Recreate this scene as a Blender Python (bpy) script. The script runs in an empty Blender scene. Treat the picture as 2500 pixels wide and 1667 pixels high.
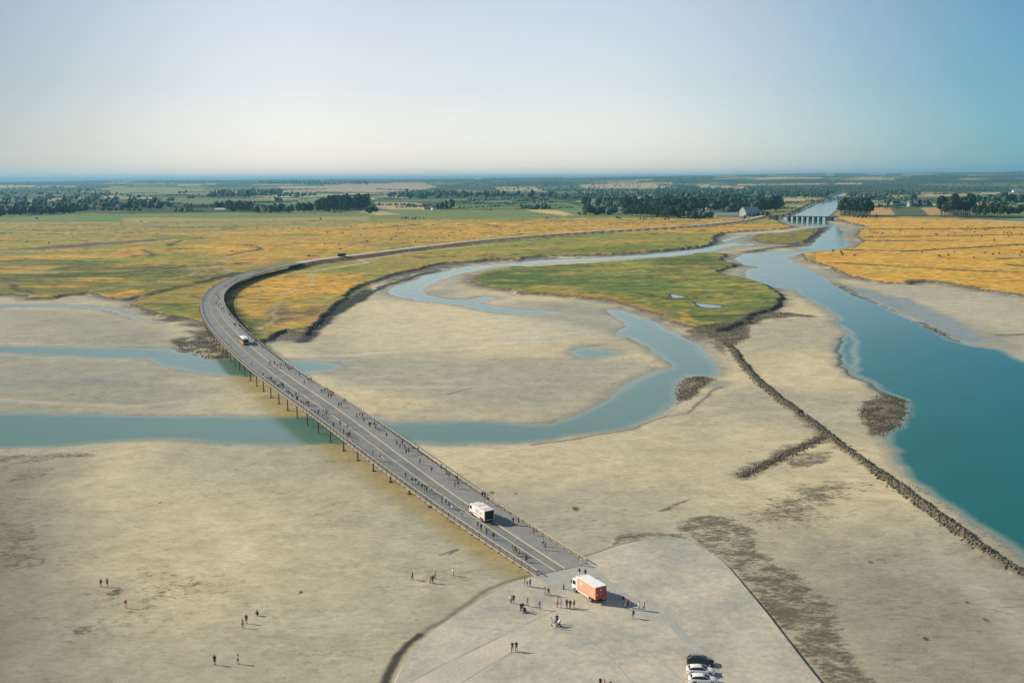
import bpy, bmesh, math, random
import numpy as np
from mathutils import Vector, Matrix
random.seed(7); rng = np.random.default_rng(7)
S = bpy.context.scene
C = S.collection
R = math.radians

# ------------------------------------------------------------------ camera
CAM_H = 78.0
W, HH, F_PX, HORIZON = 2500.0, 1667.0, 2500.0, 437.0
PITCH = math.atan((HH/2-HORIZON)/F_PX); ROLL = R(0.3)
fw = np.array([0, math.cos(PITCH), -math.sin(PITCH)])
u0 = np.array([0, math.sin(PITCH), math.cos(PITCH)]); r0 = np.array([1.0, 0, 0])
rt = r0*math.cos(ROLL)-u0*math.sin(ROLL); up = u0*math.cos(ROLL)+r0*math.sin(ROLL)
cam_d = bpy.data.cameras.new('camera'); cam = bpy.data.objects.new('camera', cam_d); C.objects.link(cam)
cam_d.sensor_width = 36; cam_d.lens = 36*F_PX/W; cam_d.clip_start = 1; cam_d.clip_end = 120000
m = Matrix(((rt[0], up[0], -fw[0], 0), (rt[1], up[1], -fw[1], 0), (rt[2], up[2], -fw[2], CAM_H), (0, 0, 0, 1)))
cam.matrix_world = m
S.camera = cam
S.view_settings.view_transform = 'Standard'; S.view_settings.look = 'None'
S.view_settings.exposure = 0.24; S.view_settings.gamma = 1

# ------------------------------------------------------------------ sky and sun
SUN_EL = 29.0; SUN_AZ = -74.0            # degrees; azimuth from +Y, positive towards +X
wd = bpy.data.worlds.new('World'); S.world = wd; wd.use_nodes = True
nt = wd.node_tree; nt.nodes.clear()
sky = nt.nodes.new('ShaderNodeTexSky'); sky.sky_type = 'NISHITA'; sky.sun_disc = False
sky.sun_elevation = R(SUN_EL); sky.sun_rotation = R(SUN_AZ); sky.altitude = 50
sky.air_density = 1.0; sky.dust_density = 0.3; sky.ozone_density = 1.0
bg = nt.nodes.new('ShaderNodeBackground'); bg.inputs['Strength'].default_value = 0.131
wo = nt.nodes.new('ShaderNodeOutputWorld')
hs = nt.nodes.new('ShaderNodeHueSaturation'); hs.inputs['Saturation'].default_value = .57
tn = nt.nodes.new('ShaderNodeMix'); tn.data_type = 'RGBA'; tn.blend_type = 'MULTIPLY'; tn.inputs[0].default_value = 1; tn.inputs[7].default_value = (.93, 1.0, 1.12, 1)
gc = nt.nodes.new('ShaderNodeTexCoord'); gx = nt.nodes.new('ShaderNodeSeparateXYZ'); nt.links.new(gc.outputs['Generated'], gx.inputs[0])
gm = nt.nodes.new('ShaderNodeMapRange'); nt.links.new(gx.outputs[0], gm.inputs[0]); gm.inputs[1].default_value = -.6; gm.inputs[2].default_value = .6
gr = nt.nodes.new('ShaderNodeValToRGB'); gr.color_ramp.interpolation = 'EASE'; nt.links.new(gm.outputs[0], gr.inputs[0])
SKY_TINT = ((.05, (.35, .385, .43)), (.36, (.94, .88, .89)), (.56, (.97, .94, .96)), (.92, (.20, .47, .65)))
while len(gr.color_ramp.elements) < len(SKY_TINT): gr.color_ramp.elements.new(.5)
for e_, (p_, c_) in zip(gr.color_ramp.elements, SKY_TINT): e_.position = p_; e_.color = (*c_, 1)
nt.links.new(gr.outputs[0], tn.inputs[7])
nt.links.new(sky.outputs[0], hs.inputs['Color']); nt.links.new(hs.outputs[0], tn.inputs[6]); nt.links.new(tn.outputs[2], bg.inputs[0]); nt.links.new(bg.outputs[0], wo.inputs[0])
sl = bpy.data.lights.new('sun', 'SUN'); sl.energy = 5.0; sl.angle = R(0.5); sl.color = (1, 0.92, 0.78)
so = bpy.data.objects.new('sun', sl); C.objects.link(so)
sd = Vector((math.sin(R(SUN_AZ))*math.cos(R(SUN_EL)), math.cos(R(SUN_AZ))*math.cos(R(SUN_EL)), math.sin(R(SUN_EL))))
so.rotation_euler = sd.to_track_quat('Z', 'Y').to_euler(); so.location = (-300, 100, 300)

# ------------------------------------------------------------------ helpers: photo pixel -> world point at height z
def G(x, y, z=0.0):
    d = fw+rt*((x-W/2)/F_PX)-up*((y-HH/2)/F_PX)
    t = (z-CAM_H)/d[2]
    return np.array([d[0]*t, d[1]*t])
def GV(X, Y, Z=0.0):                      # world -> photo pixel (used to decide what a vertex is)
    d0, d1, d2 = X, Y, Z-CAM_H
    c = d1*fw[1]+d2*fw[2]
    return W/2+F_PX*(d0*rt[0]+d1*rt[1]+d2*rt[2])/c, HH/2-F_PX*(d0*up[0]+d1*up[1]+d2*up[2])/c
ZM = {'1': (0, 400, 2.6133), '2': (800, 400, 2.6133), '3': (1600, 400, 2.6133), '4': (0, 900, 2.044), '5': (900, 900, 2.6133),
      '6': (1600, 900, 2.0444), '7': (900, 1200, 2.94), 'b': (640, 840, 6.533), 'c': (560, 760, 11.2), 'd': (1700, 460, 5.88),
      't': (1100, 1180, 9.8), 'u': (1360, 1370, 9.8), 'v': (1650, 1580, 15.68), 's': (0, 0, 1)}
def zp(z, x, y):
    a, b, s = ZM[z]; return (a+x/s, b+y/s)
def PX(spec):                             # "1:0,828 180,830 | 2:..." -> photo pixels
    out = []
    for blk in spec.split('|'):
        k, body = blk.strip().split(':')
        for t in body.split():
            x, y = t.split(','); out.append(zp(k, float(x), float(y)))
    return out
def WP(spec, z=0.0):
    return np.array([G(x, y, z) for x, y in PX(spec)])

# ------------------------------------------------------------------ numpy noise and distance
def _h(ix, iy, s):
    n = (ix.astype(np.int64)*374761393+iy.astype(np.int64)*668265263+s*974634777) & 0x7fffffff
    n = ((n ^ (n >> 13))*1274126177) & 0x7fffffff
    return ((n ^ (n >> 16)) & 0xffff)/65535.0
def vn(x, y, s=0):
    ix, iy = np.floor(x), np.floor(y); fx, fy = x-ix, y-iy
    fx = fx*fx*(3-2*fx); fy = fy*fy*(3-2*fy)
    a = _h(ix, iy, s); b = _h(ix+1, iy, s); c = _h(ix, iy+1, s); d = _h(ix+1, iy+1, s)
    return (a*(1-fx)+b*fx)*(1-fy)+(c*(1-fx)+d*fx)*fy
def fbm(x, y, s=0, o=4):
    v = 0; a = .5; t = 0
    for i in range(o):
        v = v+a*vn(x*2**i+17.3*i, y*2**i-9.1*i, s+i); t += a; a *= .5
    return v/t
def sst(a, b, x):
    t = np.clip((x-a)/(b-a), 0, 1); return t*t*(3-2*t)
def seg_dist(X, Y, P, closed=False, pad=80.0):
    """distance to polyline; far points get a large value"""
    P = np.asarray(P); D = np.full(X.shape, 1e6)
    m = (X > P[:, 0].min()-pad) & (X < P[:, 0].max()+pad) & (Y > P[:, 1].min()-pad) & (Y < P[:, 1].max()+pad)
    if not m.any(): return D
    x, y = X[m], Y[m]; d = np.full(x.shape, 1e12)
    n = len(P); rngs = range(n if closed else n-1)
    for i in rngs:
        a = P[i]; b = P[(i+1) % n]; vx, vy = b-a; L = vx*vx+vy*vy+1e-9
        t = np.clip(((x-a[0])*vx+(y-a[1])*vy)/L, 0, 1)
        d = np.minimum(d, (x-a[0]-t*vx)**2+(y-a[1]-t*vy)**2)
    D[m] = np.sqrt(d); return D
def inside(X, Y, P):
    P = np.asarray(P); r = np.zeros(X.shape, bool); n = len(P)
    m = (X >= P[:, 0].min()) & (X <= P[:, 0].max()) & (Y >= P[:, 1].min()) & (Y <= P[:, 1].max())
    if not m.any(): return r
    x, y = X[m], Y[m]; q = np.zeros(x.shape, bool)
    for i in range(n):
        x1, y1 = P[i]; x2, y2 = P[(i+1) % n]
        if y1 == y2: continue
        c = ((y1 > y) != (y2 > y)) & (x < (x2-x1)*(y-y1)/(y2-y1)+x1)
        q ^= c
    r[m] = q; return r
def sdf(X, Y, P, pad=80.0):               # positive inside
    return np.where(inside(X, Y, P), 1, -1)*seg_dist(X, Y, P, True, pad)

# ------------------------------------------------------------------ outlines of the place
# marsh tops (about 1.6 m above the flats)
MZ = 1.6
LAND = "1:-2500,825 -900,822 0,828 180,830 205,850 320,848 420,830 560,815 640,826 720,850 780,858 900,838 870,868 852,893 905,905 960,930 1060,950 1180,975 1235,980 1300,1020 1400,1040 1560,1030 1600,1080 1650,1120 1700,1110 1760,1075 1850,1050 1940,1075 2010,1000 2090,930 | 2:60,880 120,812 190,770 300,735 420,695 560,670 650,640 760,625 900,618 1010,605 1100,597 1190,600 1215,610 1240,590 1400,582 1600,577 1750,572 1900,565 2100,550 2352,520 | 3:150,540 250,528 340,515 360,490 370,460 420,435 500,430 640,420 800,410 880,400 830,385 780,368 740,345 760,328 860,322 950,285 1090,215 1180,187 1200,178 1220,182 1235,192 1215,228 1165,298 1130,330 1160,345 1250,372 1370,400 1310,425 1300,460 1350,490 1280,530 1180,548 1050,560 950,570 970,600 1050,625 1140,650 1160,670 1210,690 1250,715 1350,730 1460,750 1600,755 1720,740 1850,755 2050,790 2200,805 2352,832 2900,900 4400,960 9000,700"
P_LAND = WP(LAND, MZ)
P_LAND = np.vstack([P_LAND, [[90000, 3000], [90000, 90000], [-90000, 90000], [-90000, 600]]])
P_ISL = WP("2:925,735 960,705 1040,680 1190,650 1300,655 1500,640 1700,630 1900,615 2100,600 2352,580 | 3:280,566 420,566 440,580 400,610 480,630 510,645 440,665 380,685 470,710 600,735 640,745 720,780 770,810 785,830 790,880 770,910 700,928 640,945 590,970 560,985 600,1000 520,1012 440,1040 380,1050 260,1035 200,1020 100,990 60,975 | 2:2180,960 2050,930 1950,900 1850,870 1700,850 1550,835 1400,820 1260,820 1230,800 1100,790 980,770 930,750", MZ)
P_ISL2 = WP("3:640,455 700,440 850,435 1000,410 1042,408 1030,430 940,500 860,505 780,505 700,500 640,480", MZ)
WZ = -0.25
P_W = [WP(s, WZ) for s in (
 # main river, right, from the dam down past the breakwater
 "3:860,330 1125,332 1100,345 1105,380 1160,398 1200,440 1190,470 1212,500 1250,520 1180,546 1040,558 950,564 925,578 840,600 890,630 960,665 1030,700 1100,740 1130,775 1200,810 1300,850 1420,900 1500,940 1600,990 1700,1035 1850,1105 2000,1155 2120,1170 2200,1185 2352,1260 2900,1400 3600,1600 3600,2400 3000,2500 | 6:2300,1190 1980,1040 1840,950 1780,900 1700,840 1620,790 1500,720 1420,660 1330,600 1260,540 1210,460 1190,400 1170,330 1210,290 1260,200 1240,150 1150,120 1110,100 1050,50 970,0 | 3:1380,1400 1280,1350 1275,1150 1260,1080 1200,1040 1140,1005 1170,1003 1140,960 1060,910 1000,870 940,830 900,806 830,800 730,785 640,748 600,735 575,710 598,680 660,662 550,642 515,615 530,582 600,572 750,560 930,562 1010,545 890,540 1000,520 1020,490 1060,450 1130,408 1100,396 1040,403 960,402 900,388 850,372 800,352 740,340",
 "3:1186,1112 1175,1160 1185,1250 1230,1320 1280,1350 1272,1240 1277,1150 1262,1082 1230,1090",
 # the loop, upper thin arm
 "2:2352,550 2000,583 1700,601 1400,614 1230,630 1100,642 900,652 750,687 600,722 500,760 400,800 400,830 480,855 620,880 850,905 1000,935 1150,957 1350,966 1500,950 1250,936 1000,902 950,888 1100,857 1010,846 900,866 780,866 650,842 604,817 640,780 700,745 850,700 1000,672 1060,655 1180,648 1300,642 1600,622 1900,607 2352,575 | 3:430,540 500,520 600,517 500,505 300,530 100,548",
 "3:425,490 520,460 575,460 480,485 440,500",
 "3:560,505 620,510 660,525 600,515",
 # the loop, lower wide arm passing under the bridge
 "2:1790,930 1880,935 2020,985 2100,1010 2180,1060 2270,1110 2352,1150 | 3:60,1060 180,1110 260,1150 330,1200 395,1260 410,1300 380,1352 300,1352 230,1345 140,1385 130,1500 | 5:1960,200 1900,250 1800,320 1700,370 1600,390 1450,410 1300,430 1200,455 1050,475 880,480 720,475 600,490 480,495 380,485 300,475 | 4:1740,378 1500,378 1300,378 1200,378 1100,371 1000,366 900,361 830,358 700,362 580,368 480,375 350,386 200,396 0,400 -900,410 -3000,415 -3000,215 -300,222 0,225 200,225 500,230 700,235 900,238 1200,238 1350,236 1480,237 1700,235 1850,240 | 5:150,355 270,345 400,340 560,340 700,335 850,340 1000,355 1150,350 1250,320 1380,270 1500,190 1650,100 1800,20 1850,0 | 2:1780,1470 1900,1400 2000,1350 2180,1300 2200,1290 2120,1220 2000,1160 1940,1110 1830,1095 1870,1060 1930,1040 1880,1000 1830,970 1790,950",
 # left upper branch and its tail right of the bridge
 "1:-3000,1160 -300,1165 0,1165 300,1170 600,1172 900,1178 1100,1180 1150,1200 1220,1215 1300,1237 1340,1245 1480,1243 1700,1250 1850,1255 1950,1258 2100,1262 2200,1290 2190,1303 2080,1318 1960,1326 2115,1336 2000,1342 1900,1340 1750,1350 1600,1358 1450,1350 1350,1342 1200,1326 1100,1306 1020,1276 960,1247 800,1241 550,1236 300,1221 0,1206 -300,1205 -3000,1200",
 "1:-3000,903 0,903 250,899 500,904 700,924 780,948 880,983 1010,1022 900,1003 750,952 650,931 450,917 250,911 0,921 -3000,925",
 "2:1530,1200 1600,1180 1710,1165 1650,1188 1800,1190 1870,1215 1750,1235 1620,1245",
 "3:845,340 860,322 950,278 1090,212 1180,187 1200,180 1225,186 1235,193 1215,230 1165,300 1130,336",
 "5:2215,95 2235,85 2255,95 2240,115 2215,115",
)]
P_PONDS = [WP(s, MZ) for s in ("3:240,878 290,890 420,903 432,912 350,919 280,908", "3:92,828 150,838 205,850 105,854")]
P_SHAL = WP("3:1200,775 1380,800 1500,840 1640,860 1800,930 1950,1000 2100,1090 2150,1150 2000,1155 1850,1105 1700,1035 1500,935 1300,848", 0)
P_WETS = [WP(s, 0) for s in (
 "2:640,770 850,700 1060,700 920,740 860,760 780,850 650,840",
 "2:1000,900 1200,870 1600,890 1850,930 1930,1050 1800,1090 1500,1020 1250,980 1050,940",
 "3:370,470 640,440 640,480 700,515 560,545 300,560 0,570 350,520",
 "1:0,920 400,930 760,970 1000,1040 1090,1120 1000,1165 500,1160 0,1150 -1500,1150 -1500,930",
 "1:0,1215 500,1240 900,1260 1300,1345 900,1420 300,1440 -1500,1440 -1500,1210",
 "3:1100,755 1300,790 1800,920 2300,1100 2500,1300 2100,1160 1600,960 1200,810")]
P_APRON = WP("7:1206,606 1100,622 1000,662 930,702 800,775 660,865 500,965 380,1065 280,1185 220,1290 190,1373 100,1560 -200,2300 1500,3500 3200,3000 | 6:1150,2000 950,1735 830,1568 750,1470 650,1340 550,1210 450,1090 350,970 280,920 190,867 100,846 | 5:1950,1083 1850,1082 1700,1100 1550,1140 1450,1178 1372,1203", 0.5)
APR = 0.5

# bridge edges, photo pixels, deck height from 0.55 m at the apron to 5.4 m over the channels
EL = [(1310,1404),(1290,1392),(1258,1369),(1208,1332),(1149,1294),(1095,1260),(1047,1229),(994,1191),(953.6,1164),(917,1139),(822,1060),(768.6,1021),(720,987),(675,953),(640,928),(612,905),(566,867),(536,832),(509,802),(490,775),(484,744),(494,721),(517,698.5),(555,679),(593,666),(650,650.7),(705,641)]
ER = [(1417,1367),(1302,1290),(1225,1237),(1114,1164),(1015,1089),(880,999),(784.6,943),(708,886),(643,838),(597,802),(562.6,767),(547,744),(543,725),(555,702),(593,681),(643,664),(716,648)]
def deck_z(Y): return 0.55+4.85*float(sst(190, 330, np.array(Y)))
def Gd(x, y):
    z = 3
    for i in range(25):
        P = G(x, y, z); z = deck_z(P[1])
    return P
def resample(P, step):
    P = np.asarray(P, float); d = np.r_[0, np.cumsum(np.linalg.norm(np.diff(P, axis=0), axis=1))]
    s = np.linspace(0, d[-1], max(2, int(round(d[-1]/step))+1))
    return np.c_[np.interp(s, d, P[:, 0]), np.interp(s, d, P[:, 1])]
def smooth(P, n):
    P = P.copy()
    for _ in range(n):
        Q = P.copy(); Q[1:-1] = (P[:-2]+2*P[1:-1]+P[2:])/4; P = Q
    return P
BL = smooth(resample([Gd(*q) for q in EL], 3), 260)
BR0 = smooth(resample([Gd(*q) for q in ER], 3), 120)
# pair every left point with the nearest point across, then smooth the width
wid = []
for i in range(len(BL)):
    d = np.linalg.norm(BR0-BL[i], axis=1); wid.append(d.min())
wid = np.array(wid); wid = np.clip(wid, 10.8, 15.5)
for _ in range(400): wid[1:-1] = (wid[:-2]+2*wid[1:-1]+wid[2:])/4
tan = np.gradient(BL, axis=0); tan /= np.linalg.norm(tan, axis=1)[:, None]
NRM = np.c_[tan[:, 1], -tan[:, 0]]          # to the right of travel (away from the apron)
for _ in range(60): NRM[1:-1] = (NRM[:-2]+2*NRM[1:-1]+NRM[2:])/4
NRM /= np.linalg.norm(NRM, axis=1)[:, None]
BS = np.r_[0, np.cumsum(np.linalg.norm(np.diff(BL, axis=0), axis=1))]
BZ = np.array([deck_z(p[1]) for p in BL])
def bridge_pt(i, t): return BL[i]+NRM[i]*wid[i]*t
BRIDGE_POLY = np.vstack([BL, (BL+NRM*wid[:, None])[::-1]])
# dike road
DK = "1:1845,640 1950,616 2050,603 | 2:0,605 200,580 400,553 600,528 800,505 1000,483 1200,465 1400,450 1600,437 1900,420 2200,402 | 3:110,402 260,392 400,378 500,366 560,360 620,346 690,330"
DIKE_Z = 4.6
P_DIKE = resample(np.vstack([[BL[-1]+NRM[-1]*wid[-1]*.5], WP(DK, DIKE_Z)]), 12); P_DIKE = smooth(P_DIKE, 20)
BREAK = WP("3:470,1150 520,1215 590,1310 660,1385 740,1450 850,1540 | 6:600,130 700,200 780,262 860,322 930,375 1020,440 1100,500 1200,580 1330,670 1450,760 1560,840 1700,930 1840,1010 2100,1180 2400,1400", 0.5)
BREAK2 = WP("6:850,330 770,370 700,402 620,440 540,480 430,530", 0.3)

# ------------------------------------------------------------------ the ground sheet
ys = np.concatenate([np.linspace(1900, 820, 470), np.linspace(818.8, 446, 300)])
Yr = []
for y in ys:
    Yr.append(G(W/2, y, 0)[1])
Yr = np.array(Yr); ext = Yr[-1]*np.array([1.06, 1.13, 1.21, 1.3, 1.4, 1.52, 1.66, 1.85, 2.1, 2.4, 2.8, 3.3])
Yr = np.concatenate([[-60, 20, 60], Yr, ext])
cx = np.linspace(-0.66, 0.66, 1260)
Yg = np.repeat(Yr[:, None], len(cx), 1)
Xg = cx[None, :]*(np.maximum(Yg, 60)*1.0+18)
NR, NC = Xg.shape
X = Xg.ravel(); Y = Yg.ravel()
vx, vy = GV(X, np.maximum(Y, 70.0), 0.0)
# domain warp so traced outlines get natural edges
wsc = np.clip(Y/400, .5, 4)
wx = (fbm(X/9, Y/9, 11, 5)-.5)*4.4*wsc**.6+(fbm(X/40, Y/40, 12, 2)-.5)*4; wy = (fbm(X/9, Y/9, 23, 5)-.5)*4.4*wsc**.9+(fbm(X/40, Y/40, 24, 2)-.5)*4
Xw, Yw = X+wx, Y+wy
def L(c): return np.array(c, float)
col = np.zeros((len(X), 3)); rgh = np.full(len(X), .9); weed = np.zeros(len(X)); veg = np.zeros(len(X)); hgt = np.zeros(len(X))
def blend(mask, c):
    global col
    mask = np.clip(mask, 0, 1)[:, None]; col = col*(1-mask)+np.asarray(c)*mask
# --- sand
n1 = fbm(X/70, Y/70, 1, 5); n2 = fbm(X/14, Y/22, 2, 5); n3 = fbm(X/260+4, Y/160, 3, 4); n4 = fbm(X/3.0, Y/2.2, 4, 3)
sand_a, sand_b, sand_c = L((.545, .46, .285)), L((.40, .36, .245)), L((.30, .30, .235))
t = sst(.35, .65, n1)[:, None]; col = sand_a*(1-t)+sand_b*t
t = sst(.5, .75, n3)[:, None]*.5; col = col*(1-t)+sand_c*t
col *= (1+(n2-.5)*.20+(n4-.5)*.20)[:, None]
def zone(spec, c, a, soft):
    blend(sst(-soft, soft, sdf(X+30*(n1-.5), Y+30*(n3-.5), WP(spec, 0), 130))*a, c)
zone("4:-900,500 0,520 200,600 330,760 260,1000 420,1200 500,1700 -900,1700", L((.20, .195, .15)), .85, 26)
zone("4:-900,380 0,400 500,390 400,520 0,600 -900,600", L((.22, .215, .165)), .6, 10)
zone("4:-900,60 0,60 600,60 1100,110 900,190 0,215 -900,210", L((.27, .265, .205)), .8, 8)
zone("4:-900,520 0,520 120,700 160,900 120,1100 200,1300 250,1700 -900,1700", L((.15, .15, .12)), .6, 20)
zone("4:300,1250 900,1350 1500,1450 1700,1700 300,1700", L((.36, .33, .235)), .5, 18)
zone("2:0,1240 1500,1240 2100,1280 1900,1380 1500,1560 0,1420", L((.31, .31, .235)), .75, 10)
zone("1:2080,1210 2352,1210 2352,1380 2000,1390", L((.31, .31, .235)), .7, 10)
zone("2:900,920 1700,1000 1900,1080 1300,1150 1000,1080", L((.40, .39, .30)), .6, 10)
zone("2:200,880 800,930 1500,1080 1200,1170 200,1200", L((.60, .51, .35)), .6, 12)
zone("6:500,760 1840,1020 2400,1400 2400,2200 900,2200 820,1300", L((.255, .232, .172)), .8, 20)
zone("3:1300,760 2352,830 2600,1000 2352,1100 1900,960 1500,830", L((.40, .375, .29)), .6, 12)
_rg = np.abs(fbm(X/26+2*n1, Y/16, 131, 4)-.5)
blend(sst(.018, .004, _rg)*sst(.5, .62, fbm(X/90, Y/90, 132, 3))*.40*sst(-4, -10, -np.ones(len(X))*0-12), L((.24, .22, .165)))
# bands left by the tide, following the channel
rip = np.sin((Y*0.20+8*fbm(X/60, Y/25, 9, 3)*3.0+X*.02))
blend(sst(.93, 1, rip)*sst(330, 420, Y)*.22, L((.56, .49, .34)))
# --- water signed distance
wd_in = np.full(len(X), -1e6)
for P in P_W: wd_in = np.maximum(wd_in, sdf(Xw, Yw, P, 60))
# --- land
land = np.full(len(X), -1e6); isl = np.full(len(X), -1e6)
sl_ = sdf(Xw, Yw, P_LAND, 120); far = inside(X, Y, P_LAND); sl_ = np.where((sl_ < -9e5) & far, 1e3, sl_)
si = sdf(Xw, Yw, P_ISL, 60); si2 = sdf(Xw, Yw, P_ISL2, 60)
land = np.maximum(np.maximum(sl_, si), si2)
bw = 1.5+Y*0.0035                                     # bank width, metres
lm = sst(-bw, 0.2, land)
# --- wetness of the flats
wet = sst(-7*wsc, 0, wd_in)*.85
for P in P_WETS: wet = np.maximum(wet, sst(-6*wsc, 9*wsc, sdf(Xw+8*(n1-.5)*wsc, Yw, P, 60))*.72)
wet = np.maximum(wet, sst(-3, 6, sdf(Xw, Yw, P_SHAL))*.95)
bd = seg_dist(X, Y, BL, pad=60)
wet = np.maximum(wet, sst(11, 1, bd)*.55*sst(180, 200, Y))
wc = L((.235, .245, .20)); blend(wet*.8, wc*(.8+.4*n2)[:, None]); rgh = .92-.42*wet; blend(sst(9, 1, bd)*sst(172, 185, Y)*(Y < 480)*.65*(.5+n2), L((.33, .25, .085)))  # olive-brown band along the bridge's left edge paints its reflection into the sand
blend(sst(-3, 6, sdf(Xw, Yw, P_SHAL))*.7, L((.24, .30, .31)))
# mud below the banks
bk = sst(-9*wsc**.8, -bw*.6, land)*(1-lm)
blend(bk*sst(.35, .6, fbm(X/12, Y/12, 31, 3)+.12)*.75, L((.14, .125, .095)))
# explicit dark stains / rubble / terraces
def stain(spec, c, a, soft=3.0, z=0, thr=None, sc=4.0, sd_=40, wdt=0):
    P = WP(spec, z)
    d = sdf(Xw, Yw, P, 60) if not wdt else wdt-seg_dist(Xw, Yw, P, pad=60)
    k = sst(-soft, soft, d)*a
    if thr is not None and sc <= 5:
        global weed
        weed = np.maximum(weed, sst(-soft*1.2, soft*1.0, d)*a*(1.30-thr*1.05)*(.55+.9*fbm(X/(sc*7), Y/(sc*7), sd_, 4))); return k
    if thr is not None: k = k*sst(thr-.07, thr+.07, fbm(X/sc, Y/sc, sd_, 4))
    blend(k, c); return k
mudk, weedk = L((.085, .075, .058)), L((.06, .055, .045))
stain("1:860,920 1000,940 1250,985 1400,1080 1480,1240 1330,1245 1200,1210 1120,1180 1090,1130 1200,1080 1150,1030 1040,1020", mudk, .9, 4, thr=.5, sc=12)
stain("1:1090,1120 1350,1090 1400,1190 1200,1210", mudk, .85, 3, thr=.42, sc=8)
stain("1:1340,1240 1470,1200 1490,1245", mudk, .9, 2)
k = stain("1:1640,1120 1700,1130 1930,1135 2010,1070 2130,960 2352,830 2352,760 2100,840 1850,880 1750,900 1720,960 1640,1060", L((.12,.11,.085)), .9, 5)
stain("1:1700,1100 1900,1090 2010,1010 2150,930 2352,800 2352,770 2150,860 1900,960", L((.13, .20, .05)), .95, 6, thr=.46, sc=9)
stain("1:1790,1100 1950,1100 2030,1040 1900,1060", L((.48, .46, .38)), .8, 3, thr=.5, sc=5)
stain("1:1930,1135 2000,1068 2060,1020 2130,955 2200,905 2280,845 2352,805 | 2:60,950 110,928 200,868 330,798 420,762 560,715 700,683", L((.035, .038, .035)), 1, 2.0, wdt=3.5)
stain("2:330,798 420,762 560,715 700,680 850,652 1000,640 1190,620 1500,605 2000,580 2352,550 2352,530 1900,572 1240,600 900,625 650,650 420,705", L((.10, .10, .085)), .85, 4, thr=.4, sc=10)
stain("3:0,560 150,552 270,538 360,520 380,480 430,445 640,425 880,405", L((.04, .05, .045)), .9, 4, wdt=5)
stain("3:200,1060 520,1015 690,940 860,950 1080,980 900,975 680,1000 600,1040 590,1100 540,1140 480,1160 420,1150 330,1110 200,1100", weedk, .95, 3, thr=.42, sc=5)
stain("3:120,1090 330,1100 460,1150 470,1240 400,1200 340,1150 180,1120", mudk, .8, 3, thr=.45, sc=5)
stain("3:430,570 600,575 800,540 1000,522 900,512 640,545 450,575", mudk, .95, 4, thr=.35, sc=14)
stain("3:1042,408 1130,395 1060,450 1000,510 940,502 1030,432", mudk, .95, 4)
stain("3:400,610 480,632 560,640 660,662 560,655 440,668 380,688 470,640", mudk, .9, 3, thr=.4, sc=10)
stain("3:785,820 800,880 790,920 640,945", L((.05, .045, .04)), .9, 2, wdt=3)
stain("3:1110,745 1200,770 1300,830 1420,890 1540,945 1400,905 1250,840 1130,780", L((.10, .11, .09)), .9, 2, thr=.45, sc=6)
stain("3:1610,1000 1700,1010 1850,1080 2000,1155 1850,1110 1700,1050", L((.05, .05, .04)), .95, 1.5, thr=.45, sc=4)
stain("3:1186,1112 1170,1160 1180,1250 1230,1320 1300,1355 1400,1420 1460,1470", L((.10, .11, .10)), .85, 1, wdt=1.6)
stain("3:2200,1095 2352,1085 2600,1080", L((.10, .10, .09)), .8, 2, wdt=2)
stain("6:1030,160 1150,120 1290,160 1290,210 1240,290 1110,340 1050,290 1000,230", weedk, .9, 2, thr=.40, sc=2.0)
stain("3:140,1385 230,1345 330,1360 390,1365 330,1420 240,1500 130,1530", weedk, .95, 2, thr=.42, sc=2.2)
stain("6:440,0 500,-20 560,60 640,130 700,200 480,60", mudk, .5, 2, thr=.5, sc=3)
stain("4:0,430 200,425 400,420 470,410 450,440 300,450 100,480 0,520 -300,520 -300,430", mudk, .8, 2, thr=.5, sc=3)
stain("4:60,520 160,495 260,505 200,545 90,560 0,575", mudk, .8, 2, thr=.48, sc=3)
stain("4:-300,750 120,740 260,770 260,860 200,960 100,1010 -300,1050", mudk, .75, 5, thr=.50, sc=4)
stain("4:90,980 110,950 160,935 220,940 200,965 120,978", mudk, .5, .3, wdt=.4)
stain("4:500,1110 620,1040 600,1100 540,1130", mudk, .9, 1.5, thr=.42, sc=1.8)
stain("4:350,1270 500,1260 480,1310 400,1310", mudk, .9, 1, thr=.5, sc=1.4)
stain("4:1060,365 1090,352 1150,372", mudk, .9, .5, wdt=.5)
stain("4:480,364 560,362", mudk, .9, .5, wdt=.3)
stain("4:700,1000 1000,1010 1100,1120 800,1170 600,1300 400,1330", L((.24,.22,.17)), .6, 8, thr=.48, sc=3)
weed = np.maximum(weed, sst(-2, 3, sdf(Xw, Yw, WP("6:150,790 300,740 520,820 560,960 700,1060 820,1180 880,1330 960,1480 1060,1650 900,1700 800,1560 720,1440 620,1300 520,1170 430,1060 330,940", 0), 60))*(.62+.5*fbm(X/5+Y/14, Y/30, 151, 3)))
weed = np.maximum(weed, sst(-4, 8, sdf(Xw, Yw, WP("6:480,740 640,800 700,960 840,1100 960,1260 1060,1400 1150,1568 1250,1750 1000,1750 900,1500 780,1250 640,1050 520,900", 0), 60))*.50)
weed = np.maximum(weed, sst(-3, 8, sdf(Xw, Yw, WP("6:560,440 720,380 880,360 900,420 800,480 640,560", 0), 60))*.55)
weedA = stain("6:140,740 260,720 400,740 520,800 520,900 640,980 760,1060 900,1180 920,1300 980,1450 1100,1568 1200,1800 900,1800 830,1568 750,1470 650,1340 550,1210 450,1090 350,970 280,920 200,860 100,800", L((.115, .098, .072)), .92, 3, thr=.47, sc=2.2)
stain("5:1600,1050 1700,1040 1980,1045 2100,1100 1980,1075 1800,1080 1650,1105 1550,1130", mudk, .9, 1, thr=.45, sc=1.6)
stain("5:1800,900 2060,820 1960,880 1830,915", mudk, .8, 1, thr=.45, sc=1.6)
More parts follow.
